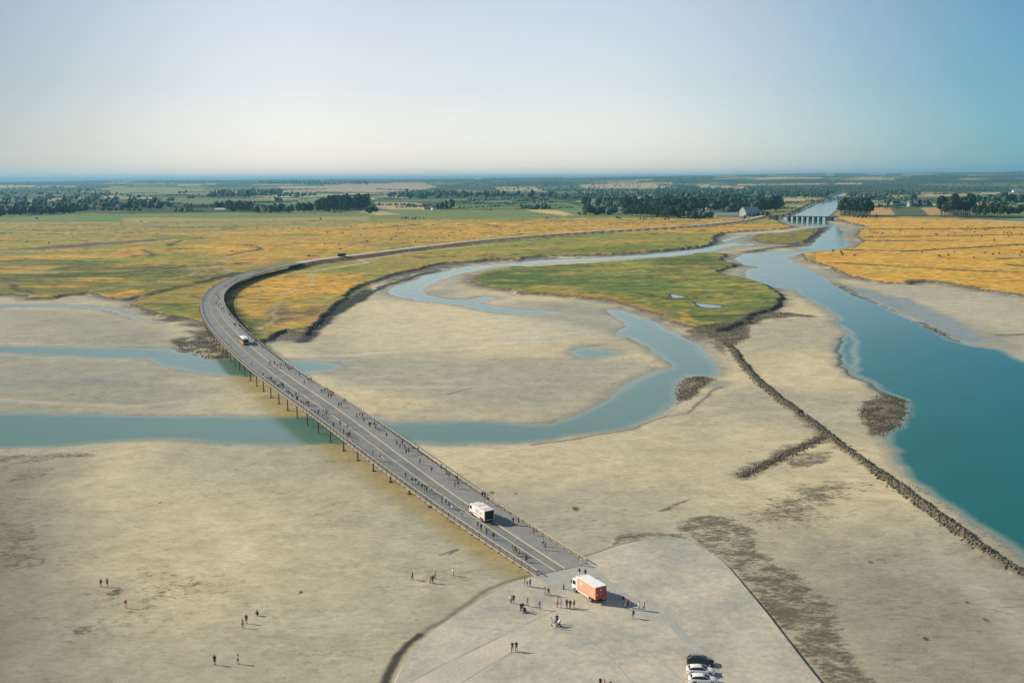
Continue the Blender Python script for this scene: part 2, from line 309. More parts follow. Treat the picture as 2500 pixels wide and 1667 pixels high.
stain("6:640,440 900,400 860,470 700,500", L((.13,.115,.085)), .95, 3, thr=.30, sc=3)
stain("6:450,700 700,560 1100,560 900,650 850,760 650,790 450,760", L((.2,.185,.14)), .75, 8, thr=.42, sc=5)
stain("5:440,1185 560,1150 500,1180", mudk, .9, .3, wdt=.3)
stain("5:1370,1200 1450,1176 1550,1138 1700,1096 1850,1080 1950,1080", mudk, .6, .4, wdt=.35)
stain("7:1180,600 1000,655 900,705 760,790 600,890 480,970 360,1070 260,1190 190,1300 140,1400", L((.13, .11, .075)), .8, .7, wdt=.5)
stain("7:420,1010 330,1090 240,1200 170,1310 120,1400", L((.05, .045, .035)), .95, .5, wdt=.75)
stain("5:300,410 700,425 1200,440", L((.2, .25, .2)), .0, 1, wdt=1)
stain("5:1020,490 1300,450 1450,420 1700,375 1900,300 2030,285 2100,230 2240,110", L((.17, .14, .09)), .85, .6, wdt=.7)
stain("5:540,160 650,125", L((.13, .13, .11)), .8, .5, wdt=.7)
for q in ("5:942,795", "5:1322,895",  "4:1500,1113", "4:800,668", "6:1075,965", "6:1555,1165", "6:1650,1252", "6:1350,1345", "5:790,790"):
    P = WP(q, 0)[0]; d = np.hypot((X-P[0]), (Y-P[1])*.6); rr0 = 1.0 if q == '5:1322,895' else .45; blend(sst(rr0*1.3, rr0*.7, d+(n4-.5)*.5), L((.10, .09, .035)))
# light tracks in the sand
stain("1:1750,1225 2000,1225 2300,1220 | 2:0,1222 400,1200 700,1185 900,1180 1100,1140 1500,1130", L((.60, .53, .38)), .6, 2.5, wdt=2)
stain("1:0,1500 800,1550 | 2:0,1425 500,1425 900,1430", L((.58, .52, .37)), .35, 3, wdt=2)
stain("6:1500,1000 1600,1060 1720,1170 1840,1330 2000,1500", L((.40, .375, .285)), .6, 3, wdt=3)
# grazed sand ridges
# --- marsh colours
gold, gold2, grn, dgrn, olive = L((.66, .365, .055)), L((.50, .31, .065)), L((.17, .21, .035)), L((.05, .09, .022)), L((.34, .30, .06))
m1 = fbm(X/120, Y/55, 51, 5); m2 = fbm(X/30, Y/20, 52, 5); m3 = fbm(X/380+3, Y/150, 53, 4); m4 = fbm(X/6, Y/5, 54, 3)
mc = gold2*np.ones((len(X), 3))
def mb(k, c):
    global mc
    k = np.clip(k, 0, 1)[:, None]; mc = mc*(1-k)+c*k
mb(sst(.42, .55, m1), olive); mb(sst(.52, .62, fbm(X/200, Y/60, 57, 5))*.7, grn*1.3); mb(sst(.52, .66, m3), gold); mb(sst(.56, .68, m2)*.6, grn)
isR = (vx > 1990) & (vy > 505)
mb(isR*1.0, gold*.98); mb(isR*sst(.57, .72, m2)*.45, olive)
mb((si > 0)*1.0, olive*(.95)); mb((si > 0)*sst(.40, .52, fbm(X/22, Y/12, 58, 5))*.85, grn*1.05); mb((si > 0)*sst(.56, .66, fbm(X/9, Y/7, 59, 4))*.6, dgrn*1.4); mb((si > 0)*sst(.5, .58, fbm(X/90, Y/40, 60, 4))*.7, dgrn*1.8)
mb((si2 > 0)*1.0, olive*.85); mb((si2 > 0)*sst(.45, .6, m2), grn)
def mz(spec, c, a, soft=20, thr=None, sc=40, wdt=0, sd_=70, row=0):
    P = WP(spec, MZ)
    d = sdf(Xw, Yw, P, 150) if not wdt else wdt+row*Y*Y/195000-seg_dist(X+wx*1.5, Y+wy*1.5, P, pad=80)
    k = sst(-soft, soft, d)*a
    if thr is not None: k = k*sst(thr-.06, thr+.06, fbm(X/sc/1.8, Y/sc, sd_, 4))
    mb(k, c)
mz("1:-2000,600 0,610 300,600 700,630 1100,640 1500,690 1500,720 900,850 0,840 -2000,840", grn*.75, .9, 30, thr=.38, sc=30)
mz("1:-2000,690 0,700 500,690 900,680 500,730 0,760 -2000,760", dgrn*1.2, .8, 15, thr=.42, sc=25)
mz("1:850,890 1000,830 1300,760 1400,740 1290,850 1260,980 1000,940", olive*.8, .8, 10); mz("1:850,880 1250,900 1270,980 1000,940", grn*.75, .9, 10, thr=.45, sc=16)
mz("1:0,590 300,580 700,570 900,520 1000,560 800,600 0,610", gold, .8, 12); mz("1:700,640 1000,610 1400,620 1000,650 700,660", gold*.9, .5, 10)
mz("1:-2000,380 0,380 1200,375 2352,365 2352,420 1200,440 0,460 -2000,470", L((.33, .28, .10)), .6, 30)
mz("1:1300,440 2352,385 | 2:600,360 2352,362 | 3:600,350 740,340 500,362 200,395 0,412 | 2:1800,420 1000,480 400,550 0,600 | 1:1900,600 1500,640 1300,560", gold, .62, 30, thr=.36, sc=60)
mz("1:1480,830 1560,760 1800,700 2100,700 2352,690 2352,780 1900,860 1700,900 1560,1000 1480,940", gold*.95, .75, 10, thr=.42, sc=20)
mz("1:1500,990 1700,980 1700,1030 1600,1060", grn*.8, .9, 8); mz("1:1470,900 1520,1000 1640,1090", dgrn, .8, 3, wdt=4)
mz("1:1400,840 1480,760 1640,710 1800,680 1700,720 1520,800 1450,880 1500,980 1580,1060 1500,1040 1400,930", dgrn, .7, 6)
mz("1:1700,1030 1900,990 2050,960 2100,900 1900,940 1760,900 1720,960", L((.15, .12, .075)), .85, 8, thr=.4, sc=14)
mz("1:1900,650 2352,610 | 2:300,600 900,560 900,600 300,680 0,700 0,640", L((.30, .27, .07)), .6, 10); mz("1:2000,690 2352,640 | 2:200,640 200,680", grn, .7, 10, thr=.45)
mz("2:1000,600 1300,560 2000,500 2352,490 2352,520 1900,560 1240,585", grn, .75, 8, thr=.4, sc=40)
mz("2:925,735 1200,650 1700,630 1700,660 1400,700 1350,760 1250,815 1100,790", dgrn*1.5, .8, 10, thr=.36, sc=30)
mz("2:1260,790 1500,800 1800,840 2100,920 2250,1000 2050,930 1800,870 1400,822", gold*.8, .6, 5)
mz("2:1260,818 1550,838 1700,850 1850,872 1950,902 2050,932 2180,962", L((.33,.14,.03)), .8, 2, wdt=3)
mz("3:170,930 200,960 240,1005", gold, .8, 1, wdt=2)
mz("3:0,570 300,560 430,580 400,640 300,700 0,700", dgrn*1.2, .7, 10, thr=.42, sc=30)
mz("1:1520,690 1380,735 1200,775 1000,815 900,838", dgrn*.6, 1, 3, wdt=5)
for s, w_ in (("1:60,760 90,790 130,805 210,830", 4), ("1:0,600 200,605", 3), ("1:930,548 945,565 990,575 960,590", 4),
              ("1:1090,525 1100,505 1150,488 1250,478 1400,468", 3), ("1:1460,582 1560,560 1650,548 1672,540 1640,528 1560,520", 3), ("1:1040,412 1300,405 1480,405", 4),
              ("1:0,655 300,650 500,645", 3), ("1:0,735 300,720 700,700 1000,680 1200,650", 3), ("1:200,640 600,640 900,630", 2.5), ("1:0,440 400,450 900,440", 2.5),
              ("2:850,390 1000,385 1100,400 1000,405", 5), ("2:0,430 300,410 600,385", 3), ("2:160,520 400,515 600,500", 3), ("2:1150,380 1500,378", 4),
              ("3:1340,415 1700,418 2100,412 2352,405", 3.5), ("3:1330,467 1700,462 2100,455 2500,450", 3), ("3:1380,490 1600,492 1900,488", 2), ("3:1140,548 1600,556 2000,535 2500,505", 4),
              ("3:1130,633 1300,640 1560,655 1800,668 2000,682 2352,692 2700,700", 3.5), ("3:2200,605 2352,600 2600,600", 3), ("3:2230,640 2352,655 2500,660", 3),
              ("3:1600,755 1720,738 1850,755 2050,790", 5)):
    mz(s, L((.07, .07, .03)), .9, 1.5, wdt=w_*.35, row=1.0 if s[0] == '3' else .35)
mz("1:0,552 250,530 500,510 800,492 1000,478 1180,468 1000,492 800,510 500,535 200,548", L((.13, .115, .09)), .9, 6); mz("1:560,520 700,512 790,512 700,522", L((.3, .32, .32)), .8, 4)
for s, w_ in (("1:560,810 800,775 1050,740 1200,712 1500,690", 1.2), ("1:1215,665 1370,660 1455,590", 2.2), ("1:1440,655 1500,690", 2), ("1:1030,630 1100,645", 1.5),
              ("1:1860,685 1940,690 1980,700 2015,735 1900,790 1790,832", 1.5), ("1:1800,865 1760,900 1740,960 1735,1000 1650,1060", 1.6), ("1:250,325 360,348 480,378", 6), ("1:1200,710 1300,680 1400,690", 3)):
    mz(s, L((.46, .39, .25)), .7, 1.2, wdt=w_*.7, row=.12)
cr1 = np.abs(fbm(X/150+.6*m1, Y/60, 141, 5)-.5); cr2 = np.abs(fbm(X/60, Y/34+.6*m1, 142, 4)-.5)
mb(sst(.020, .008, cr1)*.55*(~isR), dgrn*1.2); mb(sst(.007, .003, cr1)*.8*(~isR), L((.05, .05, .03))); mb(sst(.008, .002, cr2)*.6*sst(.5, .6, m3), L((.07, .07, .03)))
mb((fbm(X/45, Y/9, 143, 4) > .60)*.35, L((.40, .26, .09)))
k = (1+(m4-.5)*.8+(m2-.5)*.5)[:, None]; mc = mc*k*np.where(isR, .97, np.where(si > 0, .95, .90))[:, None]
# --- farmland colours
farm_y = np.interp(vx, [-3000, 0, 184, 574, 900, 1100, 1400, 1600, 1700, 1850, 2050, 2345, 2500, 4000], [545, 545, 544.5, 543, 539, 536, 534, 534, 532, 527, 532, 538, 549, 560])
farm = (vy < farm_y) & (land > 0)
def cells(X, Y, s, seed, ax=1.0):
    ca, sa = math.cos(.35), math.sin(.35)
    u = (X*ca+Y*sa)/s; v = (-X*sa+Y*ca)/(s*ax); iy = np.floor(v); u = u+_h(iy, iy*0, seed)*.9; ix = np.floor(u)
    return _h(ix, iy, seed+5), _h(ix, iy, seed+9), np.minimum(np.minimum(u-ix, 1-(u-ix))*s, np.minimum(v-iy, 1-(v-iy))*s*ax)
a1, b1, e1 = cells(X, Y, 230, 5, .8); a2, b2, e2 = cells(X, Y, 620, 6, .7)
aa = np.where(Y < 5500, a1, a2); bb = np.where(Y < 5500, b1, b2)
pal = np.array([(.10, .16, .045), (.15, .19, .06), (.07, .12, .035), (.13, .20, .07), (.42, .32, .15), (.30, .25, .11), (.09, .14, .05), (.48, .38, .20), (.18, .20, .07)])
fc = pal[np.minimum((aa*9).astype(int), 8)]*1.2*(.85+.3*bb)[:, None]*(.85+.3*m2)[:, None]
hed = sst(22, 6, np.where(Y < 5500, e1, e2)-(m2-.5)*10)*(Y < 9000); fc = fc*(1-hed[:, None]*.65)+L((.03, .05, .02))*hed[:, None]*.65
# beyond the plain the land is mostly wooded
wdn = sst(.47, .52, fbm(X/900, Y/1100, 80, 6)+.08*sst(5000, 14000, Y)); fc = fc*(1-wdn[:, None]*.9)+L((.03, .055, .022))*wdn[:, None]*.9
def fz(spec, c, tex=.15):
    P = WP(spec, MZ); k = sst(-3, 3, sdf(X, Y, P, 60))[:, None]; global fc
    fc = fc*(1-k)+c*(1-tex+2*tex*m2)[:, None]*k
fz("1:-3000,330 0,330 480,322 1500,310 2352,300 | 2:100,300 300,290 1590,290 1900,330 2352,335 2352,352 1600,352 0,366 | 1:1500,371 480,379 0,382 -3000,390", L((.17, .215, .07)))
fz("1:760,348 1000,342 1450,350 2352,335 2352,358 1200,372 760,376", L((.34, .28, .12))); fz("1:480,322 740,322 800,370 620,376 480,340", L((.12, .22, .06)))
fz("2:200,300 300,297 470,322 300,328", L((.50, .38, .17))); fz("2:300,245 560,248 660,262 650,288 350,290 300,270", L((.40, .30, .19)))
fz("2:380,270 650,270 640,290 380,292", L((.46, .37, .16))); fz("2:660,222 1100,215 1500,232 1600,270 1590,290 800,288 680,270", L((.12, .185, .075)))
fz("2:1260,296 1390,290 1480,300 1575,326 1500,330 1340,310", L((.56, .42, .17))); fz("2:300,215 900,222 900,240 300,244", L((.11, .17, .065)))
fz("2:100,148 600,145 700,160 500,180 280,195 0,180", L((.42, .33, .19))); fz("1:700,160 1300,160 1340,205 700,205", L((.24, .24, .10)))
fz("1:1750,160 2352,150 2352,180 1900,185", L((.42, .33, .18))); fz("1:1000,205 1350,215 2000,235 2000,262 1100,262", L((.13, .19, .08)))
fz("3:1370,277 1500,277 1530,326 1362,326", L((.46, .29, .10))); fz("3:1505,278 1690,279 1740,328 1533,326", L((.09, .12, .05))); fz("3:1692,279 1810,281 1905,326 1744,328", L((.46, .28, .11)))
fz("3:1370,235 1480,235 1500,270 1370,272", L((.3, .27, .13))); fz("3:1640,185 2200,182 2352,190 2352,210 1750,205", L((.40, .33, .19)))
fz("3:700,300 860,250 1010,208 1090,210 1000,240 880,318 760,326", L((.29, .27, .09))); fz("3:700,290 840,245 900,235 800,225 700,235", L((.16, .19, .07)))
fz("3:805,222 960,222 940,240 810,244", L((.48, .36, .2))); fz("3:2010,290 2352,280 2352,330 2010,335", L((.15, .22, .08))); fz("3:1150,330 1940,340 1940,358 1160,350", L((.30, .26, .10)))
fz("3:1165,298 1215,228 1240,192 1290,195 1250,235 1180,330 1130,330", L((.30, .26, .12)))
fz("2:1060,160 1330,160 1400,180 1100,176", L((.48, .37, .2))); fz("2:1600,150 2200,145 2150,162 1650,165", L((.46, .35, .19))); fz("3:1300,90 1650,85 1700,105 1400,112", L((.30, .28, .14)))
fz("3:250,150 560,155 600,165 300,160", L((.46, .35, .19)))
# --- assemble
colL = np.where(farm[:, None], fc, mc)
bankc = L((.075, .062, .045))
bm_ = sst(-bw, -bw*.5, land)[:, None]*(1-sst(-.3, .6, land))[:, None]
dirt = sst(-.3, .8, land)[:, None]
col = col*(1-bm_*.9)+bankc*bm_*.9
col = col*(1-dirt)+colL*dirt
rgh = rgh*(1-lm)+.95*lm
veg = dirt[:, 0]
hgt = (fbm(X/35, Y/35, 90, 4)-.5)*.35*(1-lm)
hgt = hgt*(1-wet*.8)
shore = np.where(wd_in > -60, WZ-wd_in*.045, 0.6)
hgt = np.minimum(np.maximum(hgt, WZ+.04), np.maximum(shore, -1.6)) if False else np.where(wd_in > 0, np.maximum(WZ-.02-wd_in*.05, -1.5), np.minimum(np.maximum(hgt, -.1), WZ+.02+(-wd_in)*.05))
hgt = hgt*(1-lm)+(MZ+(m2-.5)*.35*(~farm))*lm
hgt = np.where((land > 0) & (wd_in > 0), WZ-.6, hgt)
for P in P_PONDS:
    d = sdf(X, Y, P, 40); hgt = np.where(d > -1, np.minimum(hgt, MZ-.12-np.clip(d, -1, 4)*.06), hgt); col = np.where((d > -1.5)[:, None], L((.10, .095, .07)), col)
# dike
dd = seg_dist(X, Y, P_DIKE, pad=60)
dk = sst(13, 5.5, dd); hgt = np.where(dd < 13, np.maximum(hgt, MZ+(DIKE_Z-MZ)*dk), hgt); blend(sst(15, 11, dd)*(1-sst(5, 4.4, dd)), L((.22, .15, .085))*(.5+m2)[:, None]); blend(sst(5, 4.2, dd), L((.5, .43, .34)))
trk = WP("1:1830,690 2000,685 2150,660 2352,630 | 2:200,617 500,570 700,548 1000,520 1300,498", MZ); blend(sst(3, 1.5, seg_dist(X, Y, trk, pad=60)), L((.52, .44, .33)))
# banks of the canal are raised
cn = WP("3:740,335 860,318 950,278 1090,210 1190,178", 3); d = seg_dist(X, Y, cn, pad=100); hgt = np.where((wd_in < -2) & (d < 30), np.maximum(hgt, 3.4*sst(30, 10, d)), hgt)
# breakwaters: low ridges carrying the rocks
weed = np.maximum(weed, sst(7, 1, seg_dist(Xw, Yw, BREAK2, pad=30))*.72)
for P, hh_, ww in ((BREAK, .7, 1.8), (BREAK2, .12, 1.2)):
    d = seg_dist(Xw, Yw, P, pad=30); k = sst(ww, ww*.3, d); hgt = hgt+hh_*k*(d < 20); blend(sst(ww+.8, ww-.8, d+(n4-.5)*1.5)*.85, L((.10, .09, .062)))  # dark base band also paints the boulders' shadows into the ground colour
# right of the upper breakwater the strip of dry sand
# apron edge
ap = sdf(X, Y, P_APRON, 60); ap = np.where((ap < -9e5) & inside(X, Y, P_APRON), 500, ap)
hgt = np.where(ap > .5, -.6, np.where(ap > -6, np.minimum(hgt, .05), hgt))
# hills at the horizon
az = X/np.maximum(Y, 1)
ridge = (45+45*sst(-.2, .5, az))*sst(6500, 13000, Y)*(.55+.9*fbm(X/3500, Y/3500, 95, 4))+sst(5000, 9000, Y)*10*fbm(X/900, Y/900, 96, 3)
ridge = ridge*np.where(wd_in > -60, sst(-5, -60, wd_in), 1)
ridge = ridge+np.where(wd_in > -60, 0, 1)*(30+40*sst(.05, .35, az))*sst(14000, 21000, Y)*(.8+.4*fbm(X/2500, Y/2500, 97, 3))
hgt = hgt+ridge
def ground_z(x, y):                       # height of the sheet at a point
    j = np.searchsorted(Yr, y); j = min(max(j, 1), NR-1)
    j = j if abs(Yr[j]-y) < abs(Yr[j-1]-y) else j-1
    i = int(round((x/(max(Yr[j], 60)+18)-cx[0])/(cx[1]-cx[0]))); i = min(max(i, 0), NC-1)
    return float(hgt[j*NC+i])

MATS = {}
def new_mat(name):
    m = bpy.data.materials.new(name); m.use_nodes = True; MATS[name] = m
    return m, m.node_tree, m.node_tree.nodes['Principled BSDF']
def noise(nt, scale, detail=4, rough=.6, vec=None):
    n = nt.nodes.new('ShaderNodeTexNoise'); n.inputs['Scale'].default_value = scale; n.inputs['Detail'].default_value = detail; n.inputs['Roughness'].default_value = rough
    if vec is not None: nt.links.new(vec, n.inputs['Vector'])
    return n
def mathn(nt, op, a, b=None, clamp=False):
    n = nt.nodes.new('ShaderNodeMath'); n.operation = op; n.use_clamp = clamp
    for i, v in enumerate((a, b)):
        if v is None: continue
        if isinstance(v, (int, float)): n.inputs[i].default_value = v
        else: nt.links.new(v, n.inputs[i])
    return n.outputs[0]
def mapr(nt, v, a, b, c, d):
    n = nt.nodes.new('ShaderNodeMapRange'); nt.links.new(v, n.inputs[0])
    for i, q in enumerate((a, b, c, d)): n.inputs[i+1].default_value = q
    return n.outputs[0]
def vmul(nt, col_, fac):
    n = nt.nodes.new('ShaderNodeVectorMath'); n.operation = 'SCALE'; nt.links.new(col_, n.inputs[0]); nt.links.new(fac, n.inputs['Scale']); return n.outputs[0]
def ground_material():
    m, nt, p = new_mat('tidal_ground')
    tc = nt.nodes.new('ShaderNodeTexCoord').outputs['Object']
    a = nt.nodes.new('ShaderNodeAttribute'); a.attribute_name = 'tone'
    b = nt.nodes.new('ShaderNodeAttribute'); b.attribute_name = 'cover'
    sp = nt.nodes.new('ShaderNodeSeparateXYZ'); nt.links.new(b.outputs['Vector'], sp.inputs[0])
    st = nt.nodes.new('ShaderNodeMapping'); st.inputs['Scale'].default_value = (.55, 1, 1); st.inputs['Rotation'].default_value = (0, 0, .3); nt.links.new(tc, st.inputs[0])
    f1 = noise(nt, .9, 6, .7, st.outputs[0]); f2 = noise(nt, .13, 5, .6, tc); f3 = noise(nt, 4.0, 3, .6, tc); vg = noise(nt, .32, 6, .75, st.outputs[0])
    s = mathn(nt, 'MULTIPLY', mapr(nt, f1.outputs[0], .3, .7, .82, 1.16), mapr(nt, f2.outputs[0], .3, .7, .86, 1.14))
    s = mathn(nt, 'MULTIPLY', s, mapr(nt, f3.outputs[0], .3, .7, .9, 1.1))
    sv = mapr(nt, vg.outputs[0], .34, .66, .45, 1.45)
    mx = nt.nodes.new('ShaderNodeMix'); nt.links.new(sp.outputs[0], mx.inputs[0]); nt.links.new(s, mx.inputs[2]); nt.links.new(sv, mx.inputs[3])
    # scattered dark specks on the sand
    st2 = nt.nodes.new('ShaderNodeMapping'); st2.inputs['Scale'].default_value = (.6, 1, 1); st2.inputs['Rotation'].default_value = (0, 0, -.35); nt.links.new(tc, st2.inputs[0])
    f4 = noise(nt, .55, 8, .78, st2.outputs[0]); f5 = noise(nt, .035, 4, .6, tc)
    spk = mapr(nt, mathn(nt, 'ADD', f4.outputs[0], mathn(nt, 'MULTIPLY', f5.outputs[0], .30)), .71, .79, 1.0, .70)
    spk2 = mathn(nt, 'MAXIMUM', spk, sp.outputs[0])
    k = mathn(nt, 'MULTIPLY', mx.outputs[0], spk2)
    wz = noise(nt, 1.1, 9, .80, st2.outputs[0]); wq = noise(nt, .28, 4, .6, st2.outputs[0])
    wk = mathn(nt, 'ADD', mathn(nt, 'ADD', wz.outputs[0], mathn(nt, 'MULTIPLY', mathn(nt, 'SUBTRACT', wq.outputs[0], .5), .55)), mathn(nt, 'MULTIPLY', mathn(nt, 'SUBTRACT', sp.outputs[2], .5), .42))
    wk = mathn(nt, 'MULTIPLY', mapr(nt, wk, .47, .62, 0, .88), mapr(nt, sp.outputs[2], .03, .12, 0, 1))
    wm = nt.nodes.new('ShaderNodeMix'); wm.data_type = 'RGBA'; nt.links.new(wk, wm.inputs[0]); nt.links.new(vmul(nt, a.outputs['Color'], k), wm.inputs[6]); wm.inputs[7].default_value = (.095, .078, .052, 1)
    nt.links.new(wm.outputs[2], p.inputs['Base Color'])
    nt.links.new(sp.outputs[1], p.inputs['Roughness'])
    p.inputs['Specular IOR Level'].default_value = .22
    bp = nt.nodes.new('ShaderNodeBump'); bp.inputs['Strength'].default_value = .5; bp.inputs['Distance'].default_value = .25
    h = mathn(nt, 'ADD', f1.outputs[0], mathn(nt, 'MULTIPLY', vg.outputs[0], mathn(nt, 'MULTIPLY', sp.outputs[0], 2.5)))
    nt.links.new(h, bp.inputs['Height']); nt.links.new(bp.outputs[0], p.inputs['Normal'])
    return m
GM = ground_material()
def link_mesh(name, verts, faces, mats, parent=None, smooth_=False):
    me = bpy.data.meshes.new(name)
    me.from_pydata([tuple(v) for v in verts], [], [tuple(f) for f in faces]); me.update()
    for q in (mats if isinstance(mats, (list, tuple)) else [mats]): me.materials.append(q)
    if smooth_: me.polygons.foreach_set('use_smooth', [True]*len(me.polygons))
    o = bpy.data.objects.new(name, me); C.objects.link(o)
    if parent: o.parent = parent
    return o
def tag(o, label=None, cat=None, group=None, kind=None):
    if label: o['label'] = label
    if cat: o['category'] = cat
    if group: o['group'] = group
    if kind: o['kind'] = kind
    return o
def grid_obj(name, fmask, z, mat, tones=None, cov=None, sm=True):
    idx = np.arange(NR*NC).reshape(NR, NC)
    q = np.stack([idx[:-1, :-1], idx[:-1, 1:], idx[1:, 1:], idx[1:, :-1]], -1).reshape(-1, 4)[fmask]
    used = np.unique(q); rm = np.full(NR*NC, -1, np.int64); rm[used] = np.arange(len(used)); q = rm[q]
    me = bpy.data.meshes.new(name); me.vertices.add(len(used)); co = np.stack([X[used], Y[used], z[used]], -1).astype(np.float32)
    me.vertices.foreach_set('co', co.ravel()); me.loops.add(q.size); me.loops.foreach_set('vertex_index', q.ravel().astype(np.int32))
    me.polygons.add(len(q)); me.polygons.foreach_set('loop_start', (np.arange(len(q))*4).astype(np.int32))
    me.update(calc_edges=True)
    if sm: me.polygons.foreach_set('use_smooth', np.ones(len(q), bool))
    if tones is not None:
        at = me.color_attributes.new('tone', 'FLOAT_COLOR', 'POINT'); d = np.ones((len(used), 4), np.float32); d[:, :3] = tones[used]; at.data.foreach_set('color', d.ravel())
    if cov is not None:
        at = me.attributes.new('cover', 'FLOAT_VECTOR', 'POINT'); at.data.foreach_set('vector', cov[used].astype(np.float32).ravel())
    me.materials.append(mat); o = bpy.data.objects.new(name, me); C.objects.link(o); return o
def fmask(v):                              # vertex boolean -> face boolean (majority)
    g = v.reshape(NR, NC).astype(int); s = g[:-1, :-1]+g[:-1, 1:]+g[1:, 1:]+g[1:, :-1]; return (s >= 2).ravel()
weed = np.minimum(weed, .58+.22*fbm(X/16, Y/16, 161, 3))
for sp_, a_ in (("6:1030,160 1150,120 1290,160 1290,210 1240,290 1110,340 1050,290 1000,230", .85), ("3:140,1385 230,1345 330,1360 390,1365 330,1420 240,1500 130,1530", .82), ("3:200,1060 520,1015 690,940 860,950 1080,980 900,975 680,1000 600,1040 590,1100 540,1140 480,1160 420,1150 330,1110 200,1100", .85)):
    weed = np.maximum(weed, sst(-2.5, 2.5, sdf(Xw, Yw, WP(sp_, 0), 60))*a_)
cov = np.stack([veg, rgh, weed], -1)
f_land = fmask(land > -.4*bw); f_farm = fmask(farm); f_hill = fmask(Y > 9000)&f_farm; f_isl = fmask(np.maximum(si, si2) > -.4*bw)
col = np.clip(col, .01, .9)
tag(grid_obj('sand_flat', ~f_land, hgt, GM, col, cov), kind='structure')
tag(grid_obj('salt_marsh', f_land & ~f_farm & ~f_isl, hgt, GM, col, cov), kind='structure')
tag(grid_obj('salt_marsh_island', f_isl & ~f_farm, hgt, GM, col, cov), kind='structure')
tag(grid_obj('farmland', f_farm & ~f_hill, hgt, GM, col, cov), kind='structure')
tag(grid_obj('hills', f_hill, hgt, GM, col, cov), kind='structure')

# ------------------------------------------------------------------ water
def water_material():
    m, nt, p = new_mat('river_water')
    tc = nt.nodes.new('ShaderNodeTexCoord').outputs['Object']
    a = nt.nodes.new('ShaderNodeAttribute'); a.attribute_name = 'tone'
    nt.links.new(a.outputs['Color'], p.inputs['Base Color'])
    p.inputs['IOR'].default_value = 1.33; p.inputs['Specular IOR Level'].default_value = .17
    n = noise(nt, .8, 4, .6, tc); n2 = noise(nt, .09, 3, .5, tc)
    bp = nt.nodes.new('ShaderNodeBump'); bp.inputs['Strength'].default_value = .35; bp.inputs['Distance'].default_value = .10
    nt.links.new(mathn(nt, 'ADD', n.outputs[0], n2.outputs[0]), bp.inputs['Height']); nt.links.new(bp.outputs[0], p.inputs['Normal'])
    r = mapr(nt, n2.outputs[0], .35, .65, .04, .12); nt.links.new(r, p.inputs['Roughness'])
    return m
WM = water_material()
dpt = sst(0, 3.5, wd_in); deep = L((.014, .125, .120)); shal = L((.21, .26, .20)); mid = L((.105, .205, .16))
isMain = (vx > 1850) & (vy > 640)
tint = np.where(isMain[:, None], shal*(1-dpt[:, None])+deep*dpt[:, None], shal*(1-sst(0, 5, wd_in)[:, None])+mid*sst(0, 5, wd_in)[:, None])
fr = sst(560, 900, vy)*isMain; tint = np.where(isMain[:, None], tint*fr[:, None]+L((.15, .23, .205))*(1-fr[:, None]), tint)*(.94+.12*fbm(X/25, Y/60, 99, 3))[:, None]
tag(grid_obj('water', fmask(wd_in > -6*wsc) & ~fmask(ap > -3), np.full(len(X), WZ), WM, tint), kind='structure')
for i, P in enumerate(P_PONDS):
    me = link_mesh('pond_water', [(x, y, MZ-.15) for x, y in P], [list(range(len(P)))], WM)
    at = me.data.color_attributes.new('tone', 'FLOAT_COLOR', 'POINT'); at.data.foreach_set('color', np.tile([.2, .28, .27, 1], len(P)).astype(np.float32)); tag(me, kind='structure')
# ------------------------------------------------------------------ simple materials
def flat(name, c, rough=.7, metal=0.0, var=.12, scale=2.0, spec=.5, coat=0.0):
    if name in MATS: return MATS[name]
    m, nt, p = new_mat(name)
    tc = nt.nodes.new('ShaderNodeTexCoord').outputs['Object']
    n = noise(nt, scale, 4, .65, tc)
    k = mapr(nt, n.outputs[0], .3, .7, 1-var, 1+var)
    rgb = nt.nodes.new('ShaderNodeRGB'); rgb.outputs[0].default_value = (*c, 1)
    nt.links.new(vmul(nt, rgb.outputs[0], k), p.inputs['Base Color'])
    p.inputs['Roughness'].default_value = rough; p.inputs['Metallic'].default_value = metal; p.inputs['Specular IOR Level'].default_value = spec
    p.inputs['Coat Weight'].default_value = coat
    return m
def worn(name, c, c2, scale, scale2, rough=.85, stretch=(1, 1, 1)):
    m, nt, p = new_mat(name)
    tc = nt.nodes.new('ShaderNodeTexCoord').outputs['Object']
    mp = nt.nodes.new('ShaderNodeMapping'); mp.inputs['Scale'].default_value = stretch; nt.links.new(tc, mp.inputs[0])
    a = noise(nt, scale, 6, .6, mp.outputs[0]); b = noise(nt, scale2, 4, .7, mp.outputs[0])
    mx = nt.nodes.new('ShaderNodeMix'); mx.data_type = 'RGBA'; nt.links.new(mapr(nt, a.outputs[0], .38, .62, 0, 1), mx.inputs[0])
    mx.inputs[6].default_value = (*c, 1); mx.inputs[7].default_value = (*c2, 1)
    nt.links.new(vmul(nt, mx.outputs[2], mapr(nt, b.outputs[0], .3, .7, .82, 1.18)), p.inputs['Base Color'])
    p.inputs['Roughness'].default_value = rough; p.inputs['Specular IOR Level'].default_value = .25
    return m
